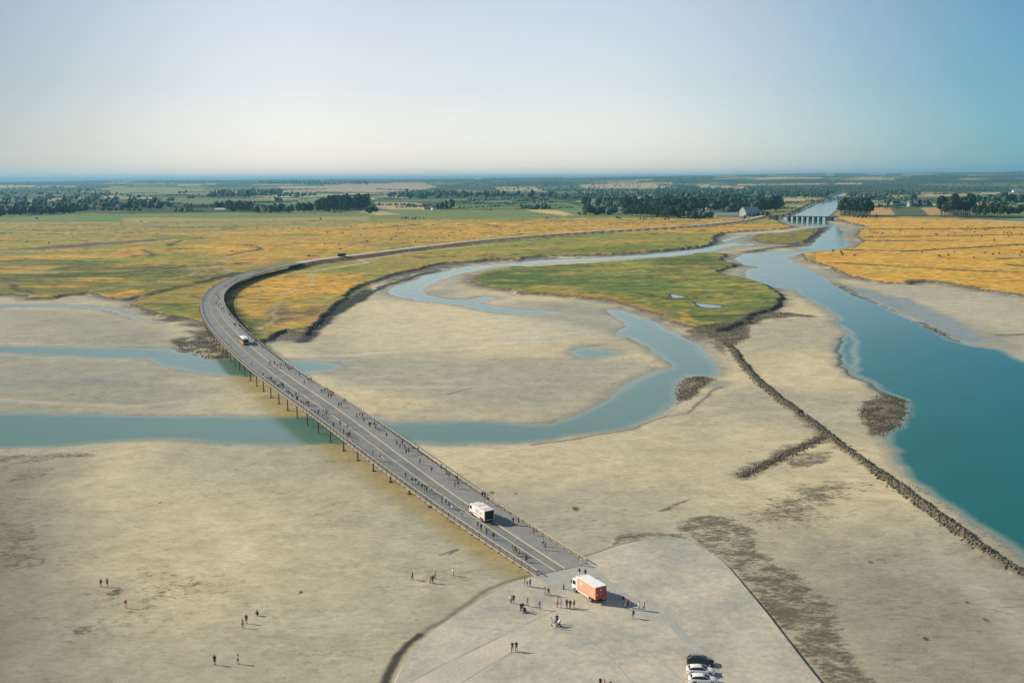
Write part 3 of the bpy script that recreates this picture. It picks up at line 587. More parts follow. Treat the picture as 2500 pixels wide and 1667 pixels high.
class MB:
    def __init__(s): s.v = []; s.f = []
    def add(s, v, f):
        k = len(s.v); s.v += [tuple(q) for q in v]; s.f += [tuple(i+k for i in t) for t in f]; return s
    def box(s, x0, x1, y0, y1, z0, z1, tx=0, ty=0):
        v = [(x0, y0, z0), (x1, y0, z0), (x1, y1, z0), (x0, y1, z0), (x0+tx, y0+ty, z1), (x1-tx, y0+ty, z1), (x1-tx, y1-ty, z1), (x0+tx, y1-ty, z1)]
        return s.add(v, [(3, 2, 1, 0), (4, 5, 6, 7), (0, 1, 5, 4), (1, 2, 6, 5), (2, 3, 7, 6), (3, 0, 4, 7)])
    def bar(s, a, b, r, n=6, r2=None):
        a = Vector(a); b = Vector(b); d = (b-a).normalized(); q = d.to_track_quat('Z', 'Y'); r2 = r if r2 is None else r2
        v = [a+q @ Vector((r*math.cos(2*math.pi*i/n), r*math.sin(2*math.pi*i/n), 0)) for i in range(n)]+[b+q @ Vector((r2*math.cos(2*math.pi*i/n), r2*math.sin(2*math.pi*i/n), 0)) for i in range(n)]
        f = [(i, (i+1) % n, n+(i+1) % n, n+i) for i in range(n)]+[tuple(range(n-1, -1, -1)), tuple(range(n, 2*n))]
        return s.add(v, f)
    def obox(s, c, u, hl, hw, z0, z1):     # box along unit vector u, half length, half width
        px, py = -u[1], u[0]; v = []
        for z in (z0, z1):
            for a, b in ((-1, -1), (1, -1), (1, 1), (-1, 1)): v.append((c[0]+u[0]*hl*a+px*hw*b, c[1]+u[1]*hl*a+py*hw*b, z))
        return s.add(v, [(3, 2, 1, 0), (4, 5, 6, 7), (0, 1, 5, 4), (1, 2, 6, 5), (2, 3, 7, 6), (3, 0, 4, 7)])
    def build(s, name, mat, parent=None, sm=False, bev=0):
        o = link_mesh(name, s.v, s.f, mat, parent, sm)
        if bev:
            b = o.modifiers.new('b', 'BEVEL'); b.width = bev; b.segments = 2; b.limit_method = 'ANGLE'
        return o
def empty(name, loc=(0, 0, 0), rz=0.0):
    o = bpy.data.objects.new(name, None); C.objects.link(o); o.location = loc; o.rotation_euler = (0, 0, rz); return o
KIDS = {}
def copy_tree(o, parent=None):
    c = o.copy(); C.objects.link(c)
    if parent: c.parent = parent
    for ch in [q for q in o.children]: copy_tree(ch, c)
    return c
# ------------------------------------------------------------------ the paved apron in front of the bridge
M_APR = worn('apron_paving', (.50, .445, .335), (.35, .34, .28), .07, .8)
M_APR2 = worn('apron_paving_dark', (.33, .335, .30), (.40, .385, .33), .3, 2.0)
M_APR3 = worn('apron_paving_light', (.53, .47, .36), (.44, .40, .31), .12, 2.0)
def poly_slab(name, P, z, mat, skirt=None):
    bm = bmesh.new(); vs = [bm.verts.new((x, y, z)) for x, y in P]; f = bm.faces.new(vs)
    if f.normal.z < 0: f.normal_flip()
    f.normal_update()
    if f.normal.z < 0: bmesh.ops.reverse_faces(bm, faces=[f])
    if skirt:
        Pn = np.asarray(P); n = len(Pn); area = 0.5*sum(Pn[i][0]*Pn[(i+1) % n][1]-Pn[(i+1) % n][0]*Pn[i][1] for i in range(n)); sg = 1 if area > 0 else -1
        lo = []
        for i in range(n):
            d = Pn[(i+1) % n]-Pn[i-1]; d = d/(np.linalg.norm(d)+1e-9); o = np.array([d[1], -d[0]])*sg*skirt
            lo.append(bm.verts.new((Pn[i][0]+o[0], Pn[i][1]+o[1], -.35)))
        for i in range(n): bm.faces.new((vs[i], vs[(i+1) % n], lo[(i+1) % n], lo[i]))
    bmesh.ops.triangulate(bm, faces=bm.faces[:]); bmesh.ops.recalc_face_normals(bm, faces=bm.faces[:]) if skirt else None
    me = bpy.data.meshes.new(name); bm.to_mesh(me); bm.free(); me.materials.append(mat)
    o = bpy.data.objects.new(name, me); C.objects.link(o); return o
PA = smooth(resample(np.vstack([P_APRON, P_APRON[:1]]), 1.5), 3)[:-1]
tag(poly_slab('pavement', PA, APR, M_APR, .5), kind='structure')
tag(poly_slab('pavement_strip', WP("7:1206,608 1300,668 1345,699 1400,703 1480,702 1800,790 2150,960 2352,1180 2500,1350 2560,1340 2380,1120 2180,900 1800,700 1541,480", APR), APR+.004, M_APR2), kind='structure')
tag(poly_slab('pavement_band', WP("7:1380,840 1000,1020 500,1270 230,1400 150,1700 300,2000 700,1373 1030,1150 1330,975 1560,872 1480,850", APR), APR+.004, M_APR3), kind='structure')
tag(poly_slab('pavement_seam', WP("7:1030,1148 860,1245 660,1373 300,1600 310,1608 668,1376 868,1249 1034,1151", APR), APR+.009, M_APR2), kind='structure')

M_SEAM = flat('paving_joint', (.30, .285, .225), .9)
def flat_ribbon(name, spec, hw, z, mat):
    P = resample(WP(spec, APR), 1.5); P = smooth(P, 2); t = np.gradient(P, axis=0); t /= np.linalg.norm(t, axis=1)[:, None]; n = np.c_[t[:, 1], -t[:, 0]]; v = []
    for p, q in zip(P, n): v += [(p[0]-q[0]*hw, p[1]-q[1]*hw, z), (p[0]+q[0]*hw, p[1]+q[1]*hw, z)]
    return tag(link_mesh(name, v, [(2*i, 2*i+2, 2*i+3, 2*i+1)[::-1] for i in range(len(P)-1)], mat), kind='structure')
for q, (sp, hw_) in enumerate((("7:1370,838 1200,915 1000,1012 800,1110 480,1265 250,1400", .05), ("7:640,965 800,972 950,990 1040,1005", .06), ("7:1030,1150 860,1247 660,1374 400,1540", .05), ("7:1206,608 1345,699", .07), ("7:1560,875 1800,1010 2100,1210 2300,1400", .05), ("7:1500,1000 1700,1150 1900,1373", .04))):
    flat_ribbon('pavement_joint', sp, hw_, APR+.013+.003*q, M_SEAM)
# ------------------------------------------------------------------ the curved footbridge
M_ROAD = worn('roadway_asphalt', (.165, .175, .165), (.235, .23, .195), .15, 1.5, .8)
M_WALK = worn('walkway_planks', (.17, .185, .185), (.24, .24, .22), .25, 3.0, .8)
M_WALKR = worn('walkway_planks_pale', (.27, .265, .24), (.22, .22, .21), .2, 3.0, .8)
M_KERB = flat('pale_kerb', (.50, .43, .32), .7); M_STEEL = flat('dark_steel', (.07, .068, .06), .5); M_RAIL = flat('oak_handrail', (.52, .42, .30), .6)
M_FASC = flat('deck_fascia', (.30, .26, .20), .7); M_GIRD = flat('girder_steel', (.10, .095, .08), .6)
bridge = empty('footbridge', (BL[0][0], BL[0][1], 0))
tag(bridge, 'long curved footbridge on slender dark pillars, crowded with walkers, crossing the sand and channels', 'bridge')
def off(v): return [(a-BL[0][0], b-BL[0][1], c) for a, b, c in v]
NB = len(BL)
KLf = np.interp(BS, [0, 40, 300, 700], [.37, .37, .40, .42]); KRf = np.interp(BS, [0, 60, 170, 300, 700], [.56, .57, .66, .68, .66])
def strip(name, t0, t1, z0, z1, mat, sides=True):
    v = []; f = []
    for i in range(NB):
        a = bridge_pt(i, t0[i] if hasattr(t0, '__len__') else t0); b = bridge_pt(i, t1[i] if hasattr(t1, '__len__') else t1); z = BZ[i]
        v += [(a[0], a[1], z+z1), (b[0], b[1], z+z1), (b[0], b[1], z+z0), (a[0], a[1], z+z0)]
    for i in range(NB-1):
        k = 4*i; n = k+4
        f += [(k, k+1, n+1, n)]
        if sides: f += [(k+1, k+2, n+2, n+1), (k+2, k+3, n+3, n+2), (k+3, k, n, n+3)]
    if sides: f += [(0, 3, 2, 1), (4*NB-4, 4*NB-3, 4*NB-2, 4*NB-1)]
    return link_mesh(name, off(v), f, mat, bridge)
wm_ = wid
strip('deck', 0.0, 1.0, -.45, -.02, M_FASC)
strip('girder', .18, .82, -1.0, -.45, M_GIRD)
strip('walkway', .015, KLf-.0005, -.018, 0.0, M_WALK)
strip('roadway', KLf, KRf, -.018, -.001, M_ROAD)
strip('walkway', KRf+.0005, .985, -.018, 0.0, M_WALKR)
kw = .07/wm_
kb = strip('kerb', KLf-kw, KLf+kw, 0.0, .09, M_KERB); kb2 = strip('kerb', KRf-kw*1.3, KRf+kw*1.3, 0.0, .16, M_KERB)
rails = []
for t_, s_ in ((.012, -1), (.988, 1)):
    r_ = strip('railing', t_-.11/wm_, t_+.11/wm_, 1.05, 1.13, M_RAIL); rails.append(r_)
    strip_w = strip('lower_rail', t_-.03/wm_, t_+.03/wm_, .12, .17, M_STEEL); strip_w.parent = r_
    strip_m = strip('mesh_panel', t_-.008/wm_, t_+.008/wm_, .55, .60, M_STEEL); strip_m.parent = r_
def bvec(i):
    t = tan[i]; return (float(t[0]), float(t[1]))
posts = []
step = 2.4; s = 0.0
while s < BS[-1]:
    i = min(int(np.searchsorted(BS, s)), NB-1)
    for k, t_ in enumerate((.006, .994)):
        p = bridge_pt(i, t_); posts.append((s, i, k, p))
    s += step
def post_mb(mb, i, k, p):
    u = bvec(i); z = BZ[i]; sg = -1 if k == 0 else 1; n = NRM[i]*sg
    mb.obox((p[0], p[1]), u, .04, .05, z-.30, z+1.05)
    q = p+n*.22; mb.obox((q[0], q[1]), u, .05, .30, z-.42, z-.22)
rest = MB()
for j, (s, i, k, p) in enumerate(posts):
    if j < 98:
        mb = MB(); post_mb(mb, i, k, p); mb.v = off(mb.v); mb.build('post', M_STEEL, rails[k])
    else: post_mb(rest, i, k, p)
rest.v = off(rest.v); o = rest.build('post', M_STEEL, bridge); o['kind'] = 'stuff'
s = 14.0; np_ = 0
while s < BS[-1]-8:
    i = min(int(np.searchsorted(BS, s)), NB-1)
    for t_ in (.07, .93):
        p = bridge_pt(i, t_); z = BZ[i]; gz = min(ground_z(p[0], p[1]), z-1)
        if np_ < 99:
            mb = MB(); mb.bar((p[0], p[1], gz-.5), (p[0], p[1], z-.42), .20, 8); mb.bar((p[0], p[1], gz-.5), (p[0], p[1], gz+.18), .55, 8)
            if t_ < .5:
                q = bridge_pt(i, .9); mb.bar((p[0], p[1], z-.62), (q[0], q[1], z-.62), .16, 6)
            mb.v = off(mb.v); mb.build('pillar', M_GIRD, bridge); np_ += 1
    s += 12.0
# bollard at the bridge entrance
P = G(*zp('7', 1400, 699), APR)
mb = MB(); mb.bar((0, 0, 0), (0, 0, .95), .13, 12); mb.bar((0, 0, .95), (0, 0, 1.05), .15, 12, .09); mb.bar((0, 0, 0), (0, 0, .05), .2, 12)
o = mb.build('bollard', flat('bollard_black', (.03, .03, .03), .4), None, True); o.location = (P[0], P[1], APR+.004); tag(o, 'short dark bollard standing alone at the end of the roadway', 'bollard')
# dike road
def ribbon(name, P, hw, z, mat):
    P = np.asarray(P); t = np.gradient(P, axis=0); t /= np.linalg.norm(t, axis=1)[:, None]; n = np.c_[t[:, 1], -t[:, 0]]
    v = []
    for p, q in zip(P, n): v += [(p[0]-q[0]*hw, p[1]-q[1]*hw, z), (p[0]+q[0]*hw, p[1]+q[1]*hw, z)]
    return link_mesh(name, v, [(2*i, 2*i+1, 2*i+3, 2*i+2) for i in range(len(P)-1)], mat)
M_DIKE = worn('pale_road', (.58, .50, .40), (.46, .41, .34), .05, .6)
tag(ribbon('road', P_DIKE, 5.0, DIKE_Z+.15, M_DIKE), kind='structure')

# ------------------------------------------------------------------ vehicles  (local frame: +Y forward, origin on the ground under the middle)
M_TYRE = flat('tyre_rubber', (.02, .02, .02), .8); M_RIM = flat('rim_alloy', (.45, .45, .45), .35, .8); M_GLASS = flat('dark_glass', (.012, .016, .02), .08, 0, .05, 1, .6)
M_WHT = flat('white_paint', (.80, .78, .74), .35, 0, .04, .8, .5, .3); M_ORG = flat('orange_red_paint', (.80, .35, .235), .4, 0, .08, .8, .5, .2)
M_BLK = flat('black_paint', (.010, .011, .013), .18, 0, .05, .8, .6, .8); M_DRK = flat('dark_machinery', (.03, .027, .025), .6, .2); M_CHAS = flat('chassis_black', (.025, .025, .025), .7)
M_REDL = flat('tail_lamp_red', (.6, .02, .02), .3); M_LAMP = flat('head_lamp', (.8, .8, .75), .15); M_YEL = flat('yellow_mark', (.85, .55, .06), .5); M_NAVY = flat('navy_mark', (.03, .04, .12), .5)
M_CREAM = flat('cream_roof', (.86, .84, .78), .5, 0, .06, .7); M_PINKW = flat('pale_orange_side', (.78, .62, .50), .45, 0, .1, .8)
def wheel(parent, x, y, r, w=.26):
    mb = MB(); sx = 1 if x > 0 else -1
    mb.bar((x-sx*w, y, r), (x, y, r), r, 18); o = mb.build('wheel', M_TYRE, parent)
    mb = MB(); mb.bar((x-sx*.02, y, r), (x+sx*.015, y, r), r*.58, 12); mb.build('rim', M_RIM, o); return o
def make_truck(name, label, Lb, Wd, Ht, kind):
    t = empty(name); hw = Wd/2; y0 = -Lb/2; y1 = Lb/2; cab = 1.9
    MB().box(-.45, .45, y0+.3, y1-.4, .55, .85).build('chassis', M_CHAS, t)
    # cab
    mb = MB()
    prof = [(y1-cab+.05, .55), (y1-.12, .55), (y1, .75), (y1-.02, 1.45), (y1-.22, 2.35), (y1-.5, 2.62), (y1-cab+.05, 2.66)]
    n = len(prof); hc = hw-.08
    mb.add([(-hc, a, b) for a, b in prof]+[(hc, a, b) for a, b in prof], [(i, n+i, n+(i+1) % n, (i+1) % n) for i in range(n)]+[tuple(range(n)), tuple(range(2*n-1, n-1, -1))])
    c = mb.build('cab', M_WHT, t, bev=.05)
    MB().add([(-hc+.12, y1+.0, 1.5), (hc-.12, y1+.0, 1.5), (hc-.12, y1-.19, 2.3), (-hc+.12, y1-.19, 2.3)], [(0, 1, 2, 3)]).add([(-hc+.12, y1-.04, 1.5), (hc-.12, y1-.04, 1.5), (hc-.12, y1-.23, 2.3), (-hc+.12, y1-.23, 2.3)], [(3, 2, 1, 0)]).build('windscreen', M_GLASS, c)
    for sx in (-1, 1):
        MB().box(sx*hc-.012, sx*hc+.012, y1-1.35, y1-.42, 1.5, 2.25).build('side_window', M_GLASS, c)
        d = MB().box(sx*hc-.008, sx*hc+.008, y1-1.42, y1-.35, .7, 1.46).build('door', M_WHT, c); MB().box(sx*(hc+.012)-.015, sx*(hc+.012)+.015, y1-1.3, y1-1.15, 1.2, 1.25).build('handle', M_CHAS, d)
        mb = MB(); mb.box(sx*(hc+.24)-.09, sx*(hc+.24)+.09, y1-.22, y1-.12, 1.55, 2.15); mb.bar((sx*hc, y1-.2, 2.0), (sx*(hc+.24), y1-.17, 2.0), .025); mb.build('mirror', M_CHAS, c)
        MB().box(sx*(hc-.35)-.18, sx*(hc-.35)+.18, y1-.02, y1+.02, .8, .98).build('headlight', M_LAMP, c)
    for sx in (-1, 1):
        wheel(t, sx*(hw-.03), y1-1.15, .46); wheel(t, sx*(hw-.03), y0+1.6, .46)
        MB().box(sx*(hw-.1)-.03, sx*(hw-.1)+.03, y0+2.3, y1-2.1, .5, .85).build('side_guard', M_PINKW if kind == 'box' else M_WHT, t)
    MB().box(-hw+.1, hw-.1, y0-.02, y0+.06, .45, .62).build('bumper', M_CHAS, t)
    for sx in (-1, 1): MB().box(sx*(hw-.3)-.16, sx*(hw-.3)+.16, y0-.05, y0-.02, .62, .75).build('tail_light', M_REDL, t)
    yb = y1-cab-.05
    if kind == 'box':
        b = MB().box(-hw, hw, y0, yb, .95, Ht-.08).build('cargo_box', M_ORG, t, bev=.03)
        MB().box(-hw-.012, hw+.012, y0-.012, yb+.02, Ht-.08, Ht, .03, .03).build('roof', M_CREAM, b)
        MB().box(-hw+.15, hw-.15, yb+.1, yb+.9, 2.66, Ht-.1, .1, .25).build('wind_deflector', M_WHT, t)
        w3 = (Wd-.16)/3
        for k in range(3):
            xa = -hw+.05+k*(w3+.03); d = MB().box(xa, xa+w3, y0-.035, y0-.005, 1.02, Ht-.16).build('rear_door', flat('rear_door_red', (.50, .075, .045), .45), b)
            MB().box(xa+w3-.05, xa+w3-.02, y0-.065, y0-.036, 1.1, Ht-.25).build('lock_bar', M_CHAS, d)
        MB().box(-hw+.2, -hw+.52, y0-.042, y0-.036, 1.75, 2.1, .05).build('emblem', M_WHT, b); MB().box(hw-.62, hw-.28, y0-.042, y0-.036, 2.15, 2.5, .04).build('emblem', M_NAVY, b)
        MB().box(-.3, .3, y0-.042, y0-.036, 2.55, 2.72).build('emblem', M_WHT, b); MB().box(-.25, .25, y0-.042, y0-.036, 1.9, 1.97).build('emblem', M_WHT, b)
        for sx in (-1, 1):
            X0 = sx*(hw+.004)
            def mk(ya, yb_, za, zb, mt, nm='side_logo'):
                MB().box(X0-.003, X0+.003, ya, yb_, za, zb).build(nm, mt, b)
            yf = yb
            mk(yf-1.7, yf-.75, 2.05, 2.75, flat('washed_pink_panel', (.82, .50, .42), .5)); 
            for q in range(3): MB().box(sx*(hw+.009)-.002, sx*(hw+.009)+.002, yf-1.55+q*.22, yf-1.42+q*.22, 2.2+.08*q, 2.62-.05*q).build('side_logo', M_WHT, b)
            mk(yf-3.0, yf-1.9, 1.72, 1.76, M_WHT, 'stripe'); mk(yf-3.6, yf-.6, 1.30, 1.34, flat('dark_red_line', (.4, .06, .03), .5), 'stripe')
            mk(y0+.9, y0+1.25, 1.45, 2.3, M_YEL)
    else:
        b = MB().box(-hw, hw, y0+.5, yb, .95, Ht-.35, .04).build('hopper_body', M_WHT, t, bev=.04)
        MB().box(-hw+.02, hw-.02, y0+.05, y0+.7, Ht-.32, Ht-.12).build('tail_frame', M_WHT, t)
        rf = MB().box(-hw+.1, hw-.1, y0+.75, yb-.05, Ht-.35, Ht-.25).build('roof_deck', flat('roof_brown', (.36, .27, .2), .6), b)
        mb = MB()
        for q in range(5): xx = -hw+.25+q*(Wd-.5)/4; mb.box(xx-.05, xx+.05, y0+.9, yb-.15, Ht-.25, Ht-.1)
        for q in range(2): mb.box(-hw+.2, hw-.2, y0+1.2+q*2.6, y0+1.35+q*2.6, Ht-.1, Ht-.04)
        mb.build('roof_rail', M_WHT, b)
        MB().box(-hw+.06, hw-.06, y0+.1, y0+.55, .9, Ht-.36).build('loading_hopper', M_DRK, t)
        for sx in (-1, 1): MB().box(sx*(hw-.04)-.05, sx*(hw-.04)+.05, y0, y0+.6, .7, Ht-.33).build('side_post', M_PINKW, t)
        MB().box(-hw+.1, hw-.1, y0-.28, y0+.02, .75, .95).build('lift_bar', flat('grey_steel_bar', (.35, .38, .40), .4, .6), t)
        for sx in (-1, 1):
            MB().box(sx*(hw-.015)-.03, sx*(hw-.015)+.03, y0+.6, y1-2, .97, 1.25).build('lower_panel', M_ORG, b)
            for q, (ya, yb2, za, zb) in enumerate(((1.0, 1.25, 1.4, 2.4), (1.7, 2.1, 1.5, 2.2), (2.6, 2.9, 1.6, 2.6), (3.4, 3.9, 1.5, 2.3), (4.2, 4.35, 1.4, 2.4))):
                MB().box(sx*(hw-.012)-.022, sx*(hw-.012)+.022, y0+ya, y0+yb2, za, zb).build('graphic', flat('grey_graphic', (.34, .36, .33), .6), b)
        MB().bar((-hw+.3, y1-1.2, 2.66), (-hw+.3, y1-1.2, 2.85), .1, 8).build('beacon', M_YEL, t)
    return tag(t, label, 'truck')
def make_bus(name, label, Lb, body, low, roofm):
    t = empty(name); hw = 1.25; y0, y1 = -Lb/2, Lb/2
    b = MB().box(-hw, hw, y0, y1, .35, 2.85, .05, .08).build('body', body, t, bev=.08)
    MB().box(-hw+.03, hw-.03, y0+.1, y1-.1, 2.86, 3.0, .1, .12).build('roof', roofm, t)
    MB().box(-.6, .6, y0+1.2, y0+3.4, 3.0, 3.16, .1, .1).build('roof_unit', flat('grey_unit', (.35, .36, .36), .6), t)
    for sx in (-1, 1):
        MB().box(sx*(hw-.01)-.03, sx*(hw-.01)+.03, y0+.15, y1-.15, .38, 1.15).build('lower_panel', low, b)
        for q in range(6):
            a = y0+.5+q*(Lb-1)/6; MB().box(sx*(hw-.025)-.02, sx*(hw-.025)+.02, a+.06, a+(Lb-1)/6-.06, 1.3, 2.45).build('window', M_GLASS, b)
        for y in (y0+2.4, y1-2.4): wheel(t, sx*(hw+.02), y, .46)
        MB().box(sx*.95-.15, sx*.95+.15, y0-.04, y0+.05, .75, .95).build('tail_light', M_REDL, b); MB().box(sx*.95-.15, sx*.95+.15, y1-.05, y1+.04, .7, .9).build('headlight', M_LAMP, b)
        MB().box(sx*(hw+.22)-.08, sx*(hw+.22)+.08, y1-.2, y1-.1, 1.9, 2.4).build('mirror', M_CHAS, t)
    MB().box(-hw+.1, hw-.1, y0-.015, y0+.1, 1.25, 2.5).build('rear_window', M_GLASS, b); MB().box(-hw+.08, hw-.08, y1-.1, y1+.015, 1.2, 2.55).build('windscreen', M_GLASS, b)
    MB().box(-hw+.12, hw-.12, y0-.02, y0+.06, .42, .72).build('bumper', M_CHAS, b)
    return tag(t, label, 'bus')
def place(o, P, z, hd): o.location = (P[0], P[1], z); o.rotation_euler = (0, 0, math.atan2(-hd[0], hd[1]))
def near_i(P): return int(np.argmin(np.linalg.norm(BL+NRM*(wid*.5)[:, None]-P, axis=1)))
# white refuse truck
tr = make_truck('refuse_truck', 'white refuse truck with a dark open back and slatted roof driving away along the bridge', 7.6, 2.5, 3.15, 'refuse')
Pm = Gd(1194.5, 1276); i = near_i(Pm); u = tan[i]; place(tr, Pm+u*3.8, deck_z((Pm+u*3.8)[1])+.0, u)
tr.rotation_euler.x = math.atan((deck_z((Pm+u*7)[1])-deck_z(Pm[1]))/7)
# orange box truck
tb = make_truck('box_truck', 'orange box truck with white roof and cab at the near end of the bridge', 8.0, 2.5, 3.35, 'box')
Pa = G(*zp('u', 895, 1030), APR); Pb = G(*zp('u', 1200, 985), APR); u = tan[2]; place(tb, (Pa+Pb)/2+u*4.0, APR+.01, u)
bus = make_bus('shuttle_bus', 'small white-roofed shuttle bus with orange lower sides on the far bend of the bridge', 10.5, flat('bus_grey', (.30, .30, .30), .4), flat('bus_orange', (.75, .26, .10), .4), M_CREAM)
Pm = Gd(601, 843); i = near_i(Pm); u = tan[i]; u2 = tan[i+2]; place(bus, Pm+u*5.2, BZ[i], u)
bus2 = make_bus('shuttle_bus', 'shade-darkened shuttle bus driving along the road on top of the dike', 10.5, flat('bus_shaded_dark', (.02, .05, .05), .4), M_CHAS, M_DRK)  # dark body colours paint the shaded side over the whole bus
Pm = G(831, 625.5, DIKE_Z); j = int(np.argmin(np.linalg.norm(P_DIKE-Pm, axis=1))); u = P_DIKE[j+1]-P_DIKE[j-1]; u = u/np.linalg.norm(u); place(bus2, P_DIKE[j], DIKE_Z+.16, -u)
# cars
def make_car(label, paint):
    t = empty('parked_car'); Lc = 4.45; hw = .90
    # lower body: stations along the length (y from rear to front): (y, half width, belt height, floor)
    st = [(-2.22, .70, .80, .45), (-2.12, .82, .95, .28), (-1.6, .89, 1.0, .22), (-.6, .90, .98, .20), (.5, .90, .95, .20), (1.1, .89, .93, .20), (1.75, .86, .82, .22), (2.1, .76, .70, .30), (2.23, .62, .58, .42)]
    v = []; f = []
    for y, w, h, b in st:
        v += [(-w*.93, y, b), (-w, y, b+.2), (-w*.985, y, h-.14), (-w*.88, y, h), (0, y, h+.035), (w*.88, y, h), (w*.985, y, h-.14), (w, y, b+.2), (w*.93, y, b)]
    n = 9
    for i in range(len(st)-1):
        for k in range(n): f.append((i*n+k, i*n+(k+1) % n, (i+1)*n+(k+1) % n, (i+1)*n+k))
    f += [tuple(range(n-1, -1, -1)), tuple(range((len(st)-1)*n, len(st)*n))]
    body = link_mesh('body', v, f, paint, t, True)
    # glasshouse
    gs = [(-1.98, .66, .97, .66), (-1.45, .74, 1.38, .60), (-.7, .78, 1.45, .60), (.15, .78, 1.42, .60), (1.18, .74, .93, .70)]
    v = []; f = []
    for y, w, h, wt in gs:
        v += [(-w-.02, y, .90), (-wt, y, h-.03), (wt, y, h-.03), (w+.02, y, .90)]
    for i in range(len(gs)-1):
        for k in range(3): f.append((i*4+k, i*4+k+1, (i+1)*4+k+1, (i+1)*4+k))
    f += [(3, 2, 1, 0), (16, 17, 18, 19)]
    link_mesh('glasshouse', v, f, M_GLASS, t)
    rs = [(-1.62, .60, 1.30), (-1.4, .61, 1.40), (-.7, .615, 1.455), (-.05, .61, 1.44), (.32, .59, 1.37)]
    v = []; f = []
    for y, w, h in rs: v += [(-w, y, h-.03), (-w*.9, y, h+.01), (0, y, h+.035), (w*.9, y, h+.01), (w, y, h-.03)]
    for i in range(len(rs)-1):
        for k in range(4): f.append((i*5+k, i*5+k+1, (i+1)*5+k+1, (i+1)*5+k))
    rf = link_mesh('roof', v, f, paint, t, True); rf.modifiers.new('s', 'SOLIDIFY').thickness = .03
    for sx in (-1, 1):
        mb = MB(); mb.bar((sx*.63, .30, 1.38), (sx*.80, 1.22, .93), .035, 5); mb.bar((sx*.61, -1.60, 1.33), (sx*.70, -1.98, .97), .05, 5); mb.build('roof_pillars', paint, t)
        wheel(t, sx*.90, 1.38, .33, .22); wheel(t, sx*.90, -1.34, .33, .22)
        for yc in (1.38, -1.34): MB().bar((sx*.86, yc, .34), (sx*.905, yc, .34), .39, 18).build('wheel_arch', M_CHAS, t)
        MB().box(sx*.95-.09, sx*.95+.09, .80, .95, .93, 1.06, .02, .02).build('mirror', paint, t)
        MB().box(sx*.60-.17, sx*.60+.17, 1.98, 2.17, .58, .70, .03, .03).build('headlight', M_LAMP, t)
        MB().box(sx*.66-.15, sx*.66+.15, -2.215, -2.08, .74, .90, .02).build('tail_light', M_REDL, t)
    MB().box(-.26, .26, 2.20, 2.25, .42, .53).build('number_plate', M_WHT, t); MB().box(-.26, .26, -2.25, -2.20, .60, .71).build('number_plate', M_WHT, t)
    return tag(t, label, 'car', 'cars parked on the apron')
c1 = make_car('black hatchback, the farthest of the cars parked on the apron', M_BLK)
Pc = G(*zp('v', 960, 705), APR); place(c1, Pc+np.array([0, .55]), APR+.01, (1, -.10))
c2 = make_car('white car parked between the black hatchback and the nearest white car', M_WHT)
Pc = G(*zp('v', 985, 1125), APR); place(c2, Pc+np.array([0, .95]), APR+.004, (1, -.07))
c3 = make_car('nearest white car, cut by the bottom edge, in the row beside the black hatchback', M_WHT)
Pc = G(*zp('v', 1075, 1480), APR); place(c3, Pc+np.array([0, .95]), APR+.004, (1, -.07))
for k, (x, y, pm, lb) in enumerate(((550, 452, M_BLK, 'distant black car on the dike road, farthest from the barrage'), (590, 449, M_DRK, 'distant dark car in the middle of the queue near the barrage'), (650, 440, M_NAVY, 'distant navy car on the dike road, closest to the barrage'))):
    Pm = G(*zp('d', x, y), DIKE_Z); j = int(np.argmin(np.linalg.norm(P_DIKE-Pm, axis=1))); j = min(max(j, 1), len(P_DIKE)-2); u = P_DIKE[j+1]-P_DIKE[j-1]; u = u/np.linalg.norm(u)
    c = copy_tree(c1); c['label'] = lb; c['group'] = 'cars on the dike road'; c.name = 'car'; place(c, P_DIKE[j]+u*(k*2-2), DIKE_Z+.16, u)
    if k == 2:
        for ch in c.children:
            if ch.name.startswith(('body', 'roof')): ch.data = ch.data.copy(); ch.data.materials[0] = pm

